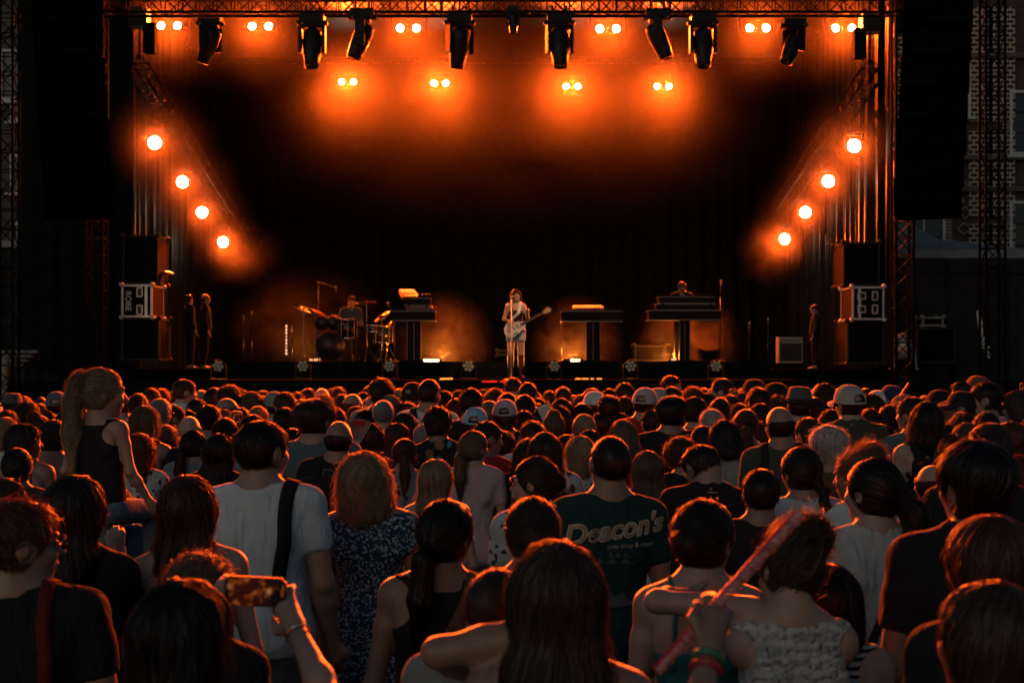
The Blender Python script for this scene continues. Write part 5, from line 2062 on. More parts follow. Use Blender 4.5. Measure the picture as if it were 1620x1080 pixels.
def person(px, ytop, d, sex='M', head='C', hair='short', hcol='dark', top='tee', col='black', arms='down', bulk=1.0, bx=1.0, rz=None, cap=None, capcol='white', glasses=None, straps=(), pack=False,
           label=None, extra=None, skin=None, hi=False, z0=0.0, s=None, legs=None, group='people in the crowd', bottoms=None, cat='person', earring=False, tex=None, hs=1.0):
    X = (px - 810) / FPX * d
    Zt = CAMZ - (ytop - HZ) / FPX * d
    if s is None:
        s = Zt / (1.722 + (HTH.get(hair, .02) if not cap else .03))
    f = fig_for(sex, arms, head, bulk, hs, legs=legs)
    bk = f.key + (hi,)
    if bk not in BODY:
        BODY[bk] = f.body_mesh('person', hi)
    if skin is None:
        skin = rng.integers(0, 3)
    o = link('person', BODY[bk], SKINS[skin])
    if rz is None:
        rz = float(rng.uniform(-14, 14))
    o.location = (X, d, z0)
    o.rotation_euler = (R(float(rng.uniform(-2, 2))) if not isinstance(arms, dict) else 0, R(float(rng.uniform(-3.5, 3.5))) if not isinstance(arms, dict) else 0, R(rz))
    o.scale = (s * bx, s * (1 + (bx - 1) * .5), s)
    hv = o.rotation_euler.to_matrix() @ Vector((0, 0, 1.62 * s))
    o.location.x -= hv.x; o.location.y -= hv.y
    if top:
        tk = (sex, arms if isinstance(arms, str) else repr(arms), bulk, top, hi, repr(legs))
        if tk not in TOPM:
            TOPM[tk] = f.top_mesh(top, hi)
        link(TOPN[top].lower().replace('-', '_').replace(' ', '_'), TOPM[tk], CL[col], o)
    kk = (sex, bulk, repr(legs))
    if kk not in TRM:
        TRM[kk] = fig_for(sex, 'down', 'C', bulk, legs=legs).trousers_mesh()
    if top != 'dress':
        link('trousers', TRM[kk], bottoms or BOTTOMS[int(rng.integers(0, 4))], o)
    if hair != 'bald':
        place_head(link('hair', hair_mesh(hair), HM[hcol], o), f)
    if cap:
        if cap == 'fedora':
            h = link('fedora', fedora_mesh(), CL[capcol], o); place_head(h, f)
            b = link('hat_band', CAPM['band'], CL['black'], h)
        else:
            c = link('cap', cap_mesh(), CL[capcol], o)
            place_head(c, f)
            if cap == 'tilt':
                c.matrix_local = c.matrix_local @ Matrix.Rotation(R(12), 4, 'X')
            if cap == 'side':
                c.matrix_local = c.matrix_local @ Matrix.Rotation(R(-50), 4, 'Z') @ Matrix.Rotation(R(10), 4, 'X')
    if glasses:
        q = link('glasses', glasses_mesh(), SUNG, o)
        place_head(q, f)
        if glasses == 'head':
            q.matrix_local = q.matrix_local @ Matrix.Translation((0, -.005, .06)) @ Matrix.Rotation(R(38), 4, 'X')
    for (kind, a, b, w, c) in straps:
        sk = (sex, bulk, top, kind, a, b, w, repr(arms))
        if sk not in STRAPM:
            pts = SHOULDER_STRAP(a, b) if kind == 's' else CROSS_STRAP(a, b)
            STRAPM[sk] = ribbon_mesh(f, top if kind != 'b' else None, pts, w)
        link('strap', STRAPM[sk], CL[c], o)
    if top == 'strap' and not straps:
        for sd in (-1, 1):
            sk = (sex, bulk, 'thin', sd, repr(arms))
            if sk not in STRAPM:
                STRAPM[sk] = ribbon_mesh(f, None, SHOULDER_STRAP(sd * .075, 1.22, 1.25), .013, .004)
            link('strap', STRAPM[sk], CL[col], o)
    if pack:
        bp = link('backpack', backpack_mesh(), CL['black'])
        bp.location, bp.rotation_euler, bp.scale = o.location.copy(), o.rotation_euler.copy(), o.scale.copy()
        link('carry_loop', CAPM['bph'], CL['dgrey'], bp)
        for sd in (-1, 1):
            sk = (sex, bulk, top, 'pack', sd)
            if sk not in STRAPM:
                STRAPM[sk] = ribbon_mesh(f, top, ((sd * .1, -.18, 1.36), (sd * .1, -.16, 1.42), (sd * .1, -.03, 1.5), (sd * .1, .12, 1.38), (sd * .12, .16, 1.15)), .05)
            link('shoulder_strap', STRAPM[sk], CL['black'], bp)
        tag(bp, 'black backpack worn by the person %s' % pack, 'backpack', 'backpacks in the crowd')
    if arms == 'up':
        q = o.matrix_basis @ Vector((f.sw - .075, .43, 1.70))
        CROWD_PHONES.append((q, s, px, ytop, d))
    o['category'] = cat
    o['group'] = group
    CROWD.append(dict(o=o, px=px, y=ytop, d=d, hair=hair, hcol=hcol, top=top, col=col, cap=cap, capcol=capcol, head=head, label=label, extra=extra, glasses=glasses, w=.17 * s * FPX / d, arms=arms))
    return o, f, s


CROWD_PHONES = []


def LPf(px0, d0, s):
    def f(px, py, dy=0.0):
        q = P(px, py, d0 + dy)
        return ((q.x - (px0 - 810) / FPX * d0) / s, dy / s, q.z / s)
    return f


def scale_for(ytop, d, hair):
    return (CAMZ - (ytop - HZ) / FPX * d) / (1.722 + HTH.get(hair, .02))


# ------------------------------------------------------------------ the crowd as the photo shows it
TABLE = '''
90 618 13 M C under dark polo offwhite cap=1 capcol=tealgrey
20 624 13.5 M C under dark tee black cap=fedora capcol=dgrey
47 634 13 F l curly dark tee black
13 648 12.5 M C short auburn tee dgrey
8 657 9.8 F C bob blond tee white
60 649 9.6 F r topbun brown tee black
35 668 7.6 F R bob dark strap brown glasses=head extra=looking_back_over_her_shoulder
84 664 8.6 F r bun brown strap brown
28 708 6.9 F C pony dark tee brown
290 599 14 M R short brown polo white straps=x
239 613 15 F C bob auburn tee black
221 622 13 F C bun dark tee grey
251 629 10.6 M r buzz grey tee grey straps=p glasses=1
228 641 8.8 F r bob dblond strap black straps=k glasses=head
272 640 11.4 M R short dark tee black glasses=1
310 630 13 F r long dark tee black glasses=1
298 648 12.6 F C bob dark tee grey
301 658 9.6 M C bald dark tee black glasses=1
305 680 8.9 F r pony dark tee grey
219 684 7.9 F r curlybob red tee dotted
362 608 13 M C curly brown tee black
358 624 11.8 F R under brown tee black cap=tilt capcol=white
400 619 13 F C bob dblond tee grey
408 641 11.8 F C bun blond tee white
382 643 11.9 M C short dark tee black
355 661 9.8 F r bun dark tee pink arms=up
349 684 7.5 F C longwavy black tee black extra=with_a_white_hair_clip
400 655 10 M C short black tee black
437 618 13 M l under dark polo white cap=1 capcol=grey
453 619 12 M C short brown tee pink
477 630 11.2 F C bob brown tee white
508 613 15 M C bald brown tee dgrey
511 623 13.5 M C curly brown tee black
532 644 11 M C short brown tee grey
557 617 13 F r under brown tee black cap=tilt capcol=pink arms=up
602 597 12.4 M r messy dark tee grey
578 647 11 F C bob dark tee black
588 668 8.4 F C long black tee black
607 632 11 M C buzz grey tee white glasses=1
617 624 12.2 F C bob grey tee offwhite
565 642 12.6 F C bob auburn tee black
651 603 14 M r under dark tee black cap=1 capcol=black glasses=1
677 599 11.4 M C buzz black tee white pack=with_big_ears
647 619 14 F C bob dark tee black
645 635 11 F C curly brown tee grey
701 617 13 M C short black tee black
723 628 12 F C longwavy red tee black
746 613 10.5 M C short dark tee black
752 642 10 F C underlong dark tee black cap=1 capcol=skyblue
775 633 13 F C pony blond tee white
799 630 10.4 F C underlong brown tank navy cap=1 capcol=pink straps=cb tex=team
803 621 12.6 F C bun dark tee black glasses=head
693 641 8.5 M C messy black polo tropical
732 665 10 F C bob dblond tee grey
768 665 9 F R short dark tee red
748 680 8 F C pony dblond tee pink
640 692 8.2 F C pony auburn tee floral
687 724 6.5 F r long blond strap skyblue glasses=1 straps=sk extra=with_a_green_claw_clip
625 668 9.5 F R long auburn tee black
642 652 10 F C bob dark tee black
812 595 15.5 M D short dark tee black
833 604 14 M r short dark tee black
890 611 16 M C short brown tee pink
829 624 12 F C bun brown tee navy
888 629 13 F C bob brown tee dgrey
885 641 12 F C bob dark tee white
877 646 10.5 F C topbun dblond strap white
937 613 14.5 M l short brown tee pink
942 617 13.4 M C under dark polo black cap=1 capcol=white
923 638 13 F C bob dark tee white
963 624 12.4 M C thick black tee black
925 654 10 F C pony blond tee black
950 653 11 F C long dark tee black
990 604 14 M l short dark tee black
988 626 13 F C curlybob auburn tee red
982 653 11 F C bob dark tee black
988 661 8.5 F C long dblond tee white
932 678 9 F C long dark tee black
920 688 7.9 F l bob blond polo dotted
863 681 7.2 F C longwavy brown tee floral straps=cb
835 691 8 F C curlybob dark tee black
851 722 6.1 F L bun dark tee dotted glasses=1
1017 611 11 M C under dark tee red cap=1 capcol=pink
1039 612 13 M r under dblond tee pink cap=1 capcol=beige
1061 593 16 M B short dark tee black glasses=head
1063 609 13 M C short brown tee black
1060 625 9.2 M C thick black tee black bx=1.14
1097 609 14 M C curly auburn tee black
1144 598 14 M L short dark tee black glasses=1
1196 598 14.6 M L under black tee black cap=1 capcol=black
1097 627 11 F R bun dark tee black
1118 621 14 F C bob dark tee black
1085 648 11.4 F C bob blond tee white
1030 647 11 M C short brown tee white
1137 629 12 F r bun brown tee dgrey
1155 624 13 F C bob brown tee black arms=up
1173 620 13.5 F C topbun dark tee black
1199 612 12 M C messy dark tee black
1172 637 11.4 M l messy dark tee black
1125 646 10 F C short white tee offwhite
1154 660 8.2 F d bob black tee beige straps=sd
1180 645 9 F C pony auburn strap white
1085 686 7.6 F d curly brown tee black
1122 698 7.0 M d short black polo black bx=1.12 extra=with_a_white_line_on_the_collar
1024 711 7 F C long dblond tee white
1230 604 13.5 M L under dark tee black cap=1 capcol=black
1229 622 13 F C curlybob brown tee pink
1264 614 10.4 M C under dark tee black cap=fedora capcol=dgrey
1236 635 8 M l under dark tee olive cap=tilt capcol=white glasses=1 straps=p
1304 606 12 F l bun dark tank black extra=with_a_yellow_hair_flower
1288 627 11 M C short dark polo white
1346 607 9.4 M l under dark jacket olive cap=1 capcol=beige
1385 616 13 M r under dark tee white cap=1 capcol=white
1378 622 12 F l curly dark tee black
1374 646 11 F C bun auburn tee pink
1405 640 11 F r bun brown tee white
1312 670 6.7 F l messy white tee brown
1361 699 6.2 F L updo dblond tee white extra=smiling_in_profile
1240 698 7.6 F C curlybob brown tee black
1270 705 6.3 F l braid dark tee white
1203 740 6.0 M C short black tee black tex=mark
1412 608 13 M l under dark tee black cap=1 capcol=navy
1430 623 10.2 F l long blond tee white
1443 626 9.5 M l short dark tee tealgrey
1462 634 8 F C bob black tank floralblack pack=with_a_straight_black_bob
1490 615 12 M L under dark tee black cap=1 capcol=black glasses=1
1499 634 10 F l bob grey tee black
1525 617 10.4 M L under dark tee navy cap=1 capcol=black
1522 602 13 C L bob dark tee pink extra=with_pink_bow_held_up_high
1550 593 14 M L under brown tee black cap=1 capcol=brown
1561 603 9.8 M L messy dark tee white straps=cbr
1614 616 9.6 F L bob brown tee white glasses=1 arms=up
1495 669 9 F C curly dark tee black
1506 684 8.4 F C bun auburn tee black glasses=head
1565 667 5.6 M C short brown tee black
1547 692 4.0 M l thick black polo black
1600 665 8 F C long auburn tee black
1614 718 6 F l curlybob red tee grey
1476 726 6.6 F l underlong auburn tee teal cap=side capcol=red
1384 723 4.8 F l xpony black tee offwhite straps=cb
12 755 6 F C bob auburn tee brown
412 663 5.6 M r short black tee white bx=1.06 straps=r
497 629 7.8 M r thick brown tee tealgrey bx=1.2 rz=-6
537 665 8 M C balding dark tee black pack=with_a_balding_head
577 711 6 F C curlybob blond dress print bx=1.1
964 688 5.6 M C buzz dark tee dgreen tex=deacon
700 787 4.3 F r pony black tank black straps=cbn
842 785 4.3 F C bun brown tee floralgreen
1108 788 4.0 F r bun dark strap teal
292 748 4.6 F r xlong auburn strap black glasses=1
318 870 3.6 F C curly dblond tee black
1570 809 3.2 F l xlong auburn tee black
1570 913 2.6 F l long brown tee black
1314 890 3.9 F C bob dark tank stripes
20 785 3.8 M R messy red tee black glasses=1 straps=rr bx=1.1
185 770 6.95 M D short dark tee blue bx=1.1
'''
NEAR_HI = 7.2
STRAPSETS = {'p': (('s', .1, 1.0, .045, 'black'), ('s', -.1, 1.0, .045, 'black')), 'k': (('s', .1, 1.1, .016, 'black'), ('s', .075, 1.1, .016, 'black'), ('s', -.09, 1.1, .016, 'black')),
             'x': (('s', -.1, 1.0, .04, 'navy'),), 'cb': (('c', .1, -.14, .028, 'black'),), 'cbr': (('c', -.1, .14, .04, 'black'),), 'cbn': (('c', .11, -.14, .05, 'brown'),),
             'sd': (('s', .095, .95, .045, 'dgreen'), ('s', -.095, .95, .045, 'dgreen')), 'sk': (('s', .085, 1.15, .014, 'skyblue'), ('s', -.085, 1.15, .014, 'skyblue')),
             'r': (('s', .12, .95, .05, 'black'),), 'rr': (('s', .1, 1.0, .035, 'dred'),)}
HEROES = {}
for ln in TABLE.strip().splitlines():
    tk = ln.split()
    kw = dict(t.split('=') for t in tk[9:])
    a = dict(px=float(tk[0]), ytop=float(tk[1]), d=float(tk[2]), sex=tk[3], head=tk[4], hair=tk[5], hcol=tk[6], top=tk[7], col=tk[8])
    if 6.3 < a['d'] < 12:
        a['d'] *= {'long': 1.12, 'longwavy': 1.12, 'bob': 1.12, 'curlybob': 1.13, 'pony': 1.1, 'messy': 1.12, 'thick': 1.13, 'curly': 1.1, 'under': 1.06, 'underlong': 1.06}.get(a['hair'], 1.03)
    if a['head'] == 'C' and a['d'] > 8.5 and not kw.get('arms') and rng.random() < .55:
        a['head'] = ('r', 'l', 'D')[int(rng.integers(0, 3))]
    a['hi'] = a['d'] < 5.0
    tex = kw.pop('tex', None)
    for k, v in kw.items():
        if k in ('bx', 'rz', 'bulk'):
            a[k] = float(v)
        elif k == 'straps':
            a['straps'] = STRAPSETS[v]
        elif k == 'cap':
            a['cap'] = v
        elif k in ('extra', 'pack'):
            a[k] = v.replace('_', ' ')
        elif k == 'glasses':
            a['glasses'] = 'head' if v == 'head' else 'on'
        else:
            a[k] = v
    if a['sex'] == 'C':
        a['s'] = .6; a['hs'] = 1.3; a['z0'] = CAMZ - (a['ytop'] - HZ) / FPX * a['d'] - .6 * (1.505 + .24 * 1.3)
    r_ = person(**a)
    if tex:
        HEROES[tex] = r_
    HEROES[(int(a['px']), int(a['ytop']))] = r_

# ---- people in their own poses
# girl riding on shoulders
LEGS = {-1: ((-.09, .0, .9), (-.16, .36, .86), (-.15, .4, .48)), 1: ((.09, .0, .9), (.16, .36, .86), (.15, .4, .48))}
GA = {1: ((.145, -.012, 1.415), (.215, -.02, 1.15), (.28, .1, .95)), -1: ((-.145, -.012, 1.415), (-.215, -.02, 1.15), (-.24, .12, .95))}
gs = .735
ghs = 1.3
girl = person(158, 579, 6.7, 'C', (-48, -4, 0), 'girlpony', 'blond', 'tank', 'black', arms=GA, legs=LEGS, s=gs, hs=ghs, z0=2.0 - gs * (1.505 + .24 * ghs), rz=-14, hi=True, bottoms=CL['denim'], bx=1.06, skin=0,
              label='girl with blond ponytail in black tank top riding on shoulders above the crowd')
# filming person at the bottom left
s_ = scale_for(913, 2.75, 'bob'); L = LPf(285, 2.75, s_)
PA = {1: ((.155, -.012, 1.415), L(522, 1112, .12), L(466, 990, .30)), -1: ((-.155, -.012, 1.415), L(225, 1150, .25), L(326, 992, .38))}
film = person(285, 913, 2.75, 'F', (-34, -4, 0), 'bob', 'black', 'tee', 'black', arms=PA, hi=True, rz=0, label='dark haired person in black filming with a sideways phone at the bottom left')
phone(P(404, 935, 2.75 + .33), (R(4), R(3), 0), 'sideways phone filming the stage, held by the person at bottom left', True, .86)
# woman holding her hand to her mouth
s_ = scale_for(749, 4.4, 'long'); L = LPf(118, 4.4, s_)
PA = {1: ((.152, -.012, 1.415), L(214, 985, .12), L(191, 893, .2))}
person(118, 749, 4.4, 'F', (-22, 0, 0), 'xlong', 'dark', 'jacket', 'black', arms=PA, hi=True, rz=0, label='woman with long dark hair in black holding her hand to her mouth')
# long haired woman in the middle front, arm round a boy
s_ = scale_for(850, 2.8, 'long'); L = LPf(880, 2.8, s_)
PA = {-1: (L(805, 1012, 0), L(694, 1032, .02), L(770, 1075, .28))}
person(880, 850, 2.8, 'F', (0, -3, 0), 'xlong', 'brown', 'strap', 'grey', arms=PA, hi=True, rz=0, label='long haired woman at bottom centre with her arm round a boy')
person(772, 893, 3.05, 'M', (-40, -10, 6), 'buzz', 'brown', 'tee', 'grey', s=.80, z0=scale_for(893, 3.05, 'buzz') * 1.73 - .8 * 1.73, bx=.92, hi=True, rz=-10, label='boy with cropped hair and bare ear leaning on the long haired woman')
# woman in cream knit with an arm round her neighbour
s_ = .92; L = LPf(1250, 3.6, s_)
PA = {-1: (L(1185, 965, 0), L(1026, 948, .05), L(1100, 938, .33)), 1: (L(1288, 985, 0), L(1292, 1120, .05), L(1270, 1180, .2))}
knit = person(1250, 828, 3.6, 'F', (14, -20, 10), 'updo', 'brown', 'shell', 'knit', arms=PA, s=.92, bx=.94, hi=True, rz=4, label='woman in cream knitted top with flower in her hair hugging a neighbour')
# child raising a pink stick
s_ = .80; L = LPf(1120, 2.25, s_)
PA = {1: ((.145, -.012, 1.415), L(1128, 1150, .06), L(1152, 1022, .16))}
kid = person(1090, 1110, 2.25, 'C', 'C', 'short', 'brown', 'tee', 'blue', arms=PA, s=.80, hi=True, rz=0, label='child at the bottom edge raising an arm with a pink stick')

# ------------------------------------------------------------------ more people filling the rows behind
def covered(px, py, d):
    for c in CROWD:
        hw = c['w'] * .5
        if c['d'] < d and abs(px - c['px']) < hw and c['y'] < py:
            return True
        if c['d'] < d and abs(px - c['px']) < c['w'] * 1.15 and py > c['y'] + c['w'] * 1.5:
            return True
    return False


def crowds_out(px, y, d):
    X = (px - 810) / FPX * d
    for c in CROWD:
        cx = (c['px'] - 810) / FPX * c['d']
        if (cx - X) ** 2 + (c['d'] - d) ** 2 < .34 ** 2:
            return True
        w = .17 * FPX / d
        if c['d'] > d and abs(px - c['px']) < w * .6 and y < c['y'] + c['w'] * .7 and c['y'] < y + w * 2:
            return True          # would hide a head further back
    return False


fr = random.Random(42)
tries = 0
fills = 0
while fills < 92 and tries < 14000:
    tries += 1
    d = fr.uniform(9.5, 19.2)
    px = fr.uniform(-10, 1630)
    ht = fr.gauss(1.66, .07)
    y = HZ + (CAMZ - ht) * FPX / d
    lim = 611 if 240 < px < 1420 else 624
    if y < lim:
        continue
    w = .17 * FPX / d
    if covered(px, y + w * .35, d) or crowds_out(px, y, d):
        continue
    fem = fr.random() < .55
    if fem:
        hair = fr.choice(['bob', 'long', 'bun', 'pony', 'curlybob', 'bob', 'topbun', 'longwavy'])
    else:
        hair = fr.choice(['short', 'short', 'messy', 'buzz', 'thick', 'curly', 'under'])
    capk = dict(cap='1', capcol=fr.choice(['black', 'navy', 'white', 'beige', 'grey'])) if hair == 'under' else {}
    hc = fr.choice(['black', 'dark', 'dark', 'brown', 'brown', 'auburn', 'dblond', 'grey' if not fem else 'blond'])
    person(px, y, d, 'F' if fem else 'M', fr.choice(['C', 'C', 'C', 'r', 'l', 'D']), hair, hc, 'tee', fr.choice(['black', 'white', 'dgrey', 'white', 'navy', 'grey', 'pink', 'offwhite', 'tealgrey', 'grey']), **capk)
    fills += 1

# phones held up by people with a raised arm
for i, (q, s, px, y, d) in enumerate(CROWD_PHONES):
    phone(q, (R(6), 0, 0), ('glowing phone held up by the woman with the hair bun at left', 'bright phone held up before the pink cap', 'phone held up in the back rows below the right desk', 'dark phone held up at the right edge')[min(i, 3)], False, 1.05)

# ------------------------------------------------------------------ hand-held and worn details
def on_back(fig, style, pts, off=.004):
    """project (x, z) points onto the back of a figure's top"""
    tf = fig.top_field(style)
    x = np.array([q[0] for q in pts], float); z = np.array([q[1] for q in pts], float)
    y = np.full(len(x), -.32)
    for _ in range(60):
        v = tf((x, y, z))
        y = y + np.clip(v - off, -.03, .03) * .7
    return np.stack([x, y, z], 1)


def shirt_text(hero, style, body, size, cx, cz, m, name='lettering', shear=0.0, rot=0.0, offset=0.0, off=.004, sx=1.0):
    o, f, s = hero
    me = text_mesh(body, size, 0.0, shear, offset)
    co = np.array([v.co[:] for v in me.vertices])
    ca, sa = math.cos(rot), math.sin(rot)
    pts = [(cx + (c[0] * ca * sx - c[1] * sa), cz + (c[0] * sa * sx + c[1] * ca)) for c in co]
    pr = on_back(f, style, pts, off)
    me.vertices.foreach_set('co', pr.astype(np.float32).ravel())
    me.update()
    return link(name, me, m, o)


GOLD = mat('print_gold', (.34, .2, .09), .7)
CREAM = mat('print_cream', (.5, .42, .3), .7)
GREYP = mat('print_grey', (.07, .085, .085), .8)
h = HEROES['deacon']
shirt_text(h, 'tee', "Deacon's", .105, -.005, 1.37, CREAM, 'lettering_outline', .38, .17, .0045, .005, 1.02)
shirt_text(h, 'tee', "Deacon's", .105, -.005, 1.37, GOLD, 'lettering', .38, .17, -.0005, .0075, 1.02)
shirt_text(h, 'tee', "auto shop & repair", .026, .065, 1.315, CREAM, 'lettering', .1, .08, 0, .006)
for k, (w, z, x) in enumerate(((.09, 1.28, .02), (.15, 1.255, .01), (.16, 1.10, .01))):
    pts = []
    n = 14
    o, f, s = h
    top_ = [(x - w / 2 + w * i / n, z + .012 * math.sin(i * 1.3 + k) + (.0 if k < 2 else .03 * math.sin(i / n * 3.14))) for i in range(n + 1)]
    bot_ = [(q[0], z - .012 - (.012 if k == 2 else 0) * math.sin(i / n * 3.14)) for i, q in enumerate(top_)]
    V = np.concatenate([on_back(f, 'tee', top_, .005), on_back(f, 'tee', bot_, .005)])
    link('shirt_print', np_mesh('shirt_print', V, np.array([(i, i + 1, n + 2 + i, n + 1 + i) for i in range(n)]), False), GREYP, o)
h = HEROES['team']
shirt_text(h, 'tank', "TEAM LI", .062, .02, 1.12, CREAM, 'lettering', 0, 0, .001, .005)
h = HEROES['mark']
o, f, s = h
n = 10
up = [(.0 + .06 * (i / n) - .03, 1.385 + .016 * (i / n) ** 1.5 + .004) for i in range(n + 1)]
lo = [(q[0], q[1] - .014 * math.sin(math.pi * min(1, (1 - i / n) * .8 + .1)) * (1 - i / n) ** .5) for i, q in enumerate(up)]
V = np.concatenate([on_back(f, 'tee', up, .005), on_back(f, 'tee', lo, .005)])
link('shirt_mark', np_mesh('shirt_mark', V, np.array([(i, i + 1, n + 2 + i, n + 1 + i) for i in range(n)]), False), CREAM, o)
# white line on the collar
h = HEROES[(1122, 698)]
o, f, s = h
an = np.linspace(-2.2, 2.2, 25)
nr = .066
ring = [(math.sin(a) * (nr + .012), -.025 - math.cos(a) * (nr + .012), 1.472 - .35 * max(0, -.025 - math.cos(a) * nr + .03)) for a in an]
link('collar_line', MB().tube(ring, .0035, 5).mesh('collar_line'), CREAM, o)


def head_obj(hero, name, mesh, m, mtx):
    o, f, s = hero
    q = link(name, mesh, m, o)
    place_head(q, f)
    q.matrix_local = q.matrix_local @ mtx
    return q


def claw_mesh():
    m = MB()
    for s in (-1, 1):
        m.grid(lambda u, v: (s * (.004 + .03 * math.sin(math.pi * v * .5)), -.01 - .022 * math.sin(math.pi * u), .05 - .1 * u + .004 * v), 10, 4)
        for k in range(7):
            z = .05 - .1 * (k + .5) / 7
            m.tube([(s * .034, -.012 - .02 * math.sin(math.pi * (k + .5) / 7), z), (s * .045, .004, z), (s * .036, .022, z - .002)], .0035, 5)
    m.cyl((0, -.03, .03), (0, -.03, -.03), .005)
    return m.mesh('hair_claw', True)


cl = claw_mesh()
head_obj(HEROES[(687, 724)], 'hair_claw', cl, mat('green_plastic', (.16, .36, .2), .35), Matrix.Translation((-.045, -.125, -.02)) @ Matrix.Rotation(R(14), 4, 'Y') @ Matrix.Scale(1.15, 4))
head_obj(HEROES[(349, 684)], 'hair_clip', MB().tube([(-.02, 0, 0), (-.008, -.006, .008), (.01, -.004, .006), (.022, .004, -.004)], .006, 6).mesh('hair_clip'), WHITEP, Matrix.Translation((-.055, -.125, .02)))


def flower_mesh(r=.024):
    m = MB()
    for k in range(5):
        a = k * 2 * math.pi / 5
        m.lathe([(.0005, -.004), (r * .55, -.002), (r * .62, .003), (.0005, .006)], 12, Matrix.Rotation(R(90), 4, 'X') @ Matrix.Translation((r * .8 * math.cos(a), r * .8 * math.sin(a), 0)))
    m.lathe([(r * .3, -.0), (r * .28, .008), (.0005, .01)], 10, Matrix.Rotation(R(90), 4, 'X'))
    return m.mesh('hair_flower', True)


fl = flower_mesh()
PINKP = mat('pale_pink_plastic', (.62, .42, .38), .5)
head_obj(knit, 'hair_flower', fl, PINKP, Matrix.Translation((.055, -.15, .085)) @ Matrix.Rotation(R(20), 4, 'Z') @ Matrix.Scale(1.2, 4))
head_obj(knit, 'hair_flower', fl, PINKP, Matrix.Translation((.108, -.115, .07)) @ Matrix.Rotation(R(50), 4, 'Z') @ Matrix.Scale(1.2, 4))
head_obj(HEROES[(1304, 606)], 'hair_flower', flower_mesh(.026), mat('yellow_flower', (.55, .38, .05), .6), Matrix.Translation((.075, -.07, .01)) @ Matrix.Rotation(R(60), 4, 'Z'))
bow = MB()
for s in (-1, 1):
    bow.add([(0, 0, 0), (s * .05, 0, .028), (s * .055, .01, 0), (s * .05, 0, -.028)], [(0, 1, 2, 3)])
head_obj(HEROES[(1522, 602)], 'hair_bow', bow.mesh('hair_bow'), PINKP, Matrix.Translation((.0, -.03, .13)))


def scrunchie(hero, loc, r=.024, m=None, rx=90):
    me = MB().lathe([(r + .009 * math.cos(a), .009 * math.sin(a)) for a in np.linspace(0, 2 * math.pi, 9)], 16).mesh('hair_tie', True)
    head_obj(hero, 'hair_tie', me, m or CL['black'], Matrix.Translation(loc) @ Matrix.Rotation(R(rx), 4, 'X'))


scrunchie(girl, (0, -.108, .071), .028)
scrunchie(HEROES[(1108, 788)], (0, -.125, -.01), .03, mat('pale_teal_tie', (.3, .42, .4), .5))
scrunchie(HEROES[(842, 785)], (0, -.13, -.005), .036, CL['beige'])
scrunchie(HEROES[(748, 680)], (0, -.13, -.05), .026, CL['beige'], 60)
scrunchie(HEROES[(1384, 723)], (.03, -.13, -.04), .032, CL['floralblack'], 60)

# pink stick, bracelets
st = empty('pink_glow_stick', P(1152, 937, 2.25 + .20))
a = P(1040, 1062, 2.45) - st.location; b = P(1266, 812, 2.45) - st.location
rr = random.Random(3)
m = MB()
n = 26
dirv = (b - a)
uu = dirv.normalized().cross(Vector((0, 1, 0)))
for k in range(n):
    p0 = a + dirv * (k / n); p1 = a + dirv * ((k + 1) / n)
    m.cyl(p0, p1, .009 * rr.uniform(.8, 1.25), 8, .009 * rr.uniform(.8, 1.25))
m.build('crumpled_foil', mat('pink_foil', (.6, .26, .23), .3, var=.7, scale=60), st, True)
MATS['pink_foil'].node_tree.nodes['Principled BSDF'].inputs['Alpha'].default_value = .7
MB().cyl(a + uu * .008, b + uu * .008, .004, 8).build('red_edge', mat('red_plastic', (.6, .02, .05), .3), st, True)
tag(st, 'pink shiny stick held up slanting across the bottom right', 'glow stick')
o, f, s = kid
w = np.array(f.A[1][2]); e = np.array(f.A[1][1]); dv = (w - e) / np.linalg.norm(w - e)
for k, (m_, off) in enumerate(((mat('green_band', (.02, .16, .08), .5), .03), (mat('red_band', (.35, .02, .03), .5), .055))):
    mt = Matrix.Translation(Vector(w - dv * off)) @ Vector(dv).to_track_quat('Z', 'Y').to_matrix().to_4x4()
    MB().lathe([(.03 + .006 * math.cos(q), .008 * math.sin(q)) for q in np.linspace(0, 2 * math.pi, 9)], 18, mt).build('bracelet', m_, o, True)
o, f, s = film
w = np.array(f.A[1][2]); e = np.array(f.A[1][1]); dv = (w - e) / np.linalg.norm(w - e)
mt = Matrix.Translation(Vector(w - dv * .03)) @ Vector(dv).to_track_quat('Z', 'Y').to_matrix().to_4x4()
MB().lathe([(.029 + .003 * math.cos(q), .003 * math.sin(q)) for q in np.linspace(0, 2 * math.pi, 7)], 18, mt).build('bracelet', CHROME, o, True)
# fan with red print, sheet of paper, second stick
q = P(566, 706, 9.2)
t = empty('hand_fan', q)
t.scale = (.85, .85, .85)
t.rotation_euler = (0, R(-12), 0)
m = MB()
n = 12
for k in range(n):
    a0, a1 = R(48 + 60 * k / n), R(48 + 60 * (k + 1) / n)
    z_ = .006 if k % 2 else -.006
    m.add([(.06 * math.cos(a0), -z_, .06 * math.sin(a0)), (.06 * math.cos(a1), z_, .06 * math.sin(a1)), (.21 * math.cos(a1), z_, .21 * math.sin(a1)), (.21 * math.cos(a0), -z_, .21 * math.sin(a0))], [(0, 1, 2, 3)])
m.build('leaf', mat('fan_paper', (.5, .2, .12), .8, var=.5, scale=9), t)
m = MB()
for k in range(0, n + 1, 2):
    a0 = R(48 + 60 * k / n)
    m.cyl((0, .004, 0), (.2 * math.cos(a0), .008, .2 * math.sin(a0)), .003, 5)
m.build('rib', WHITEP, t)
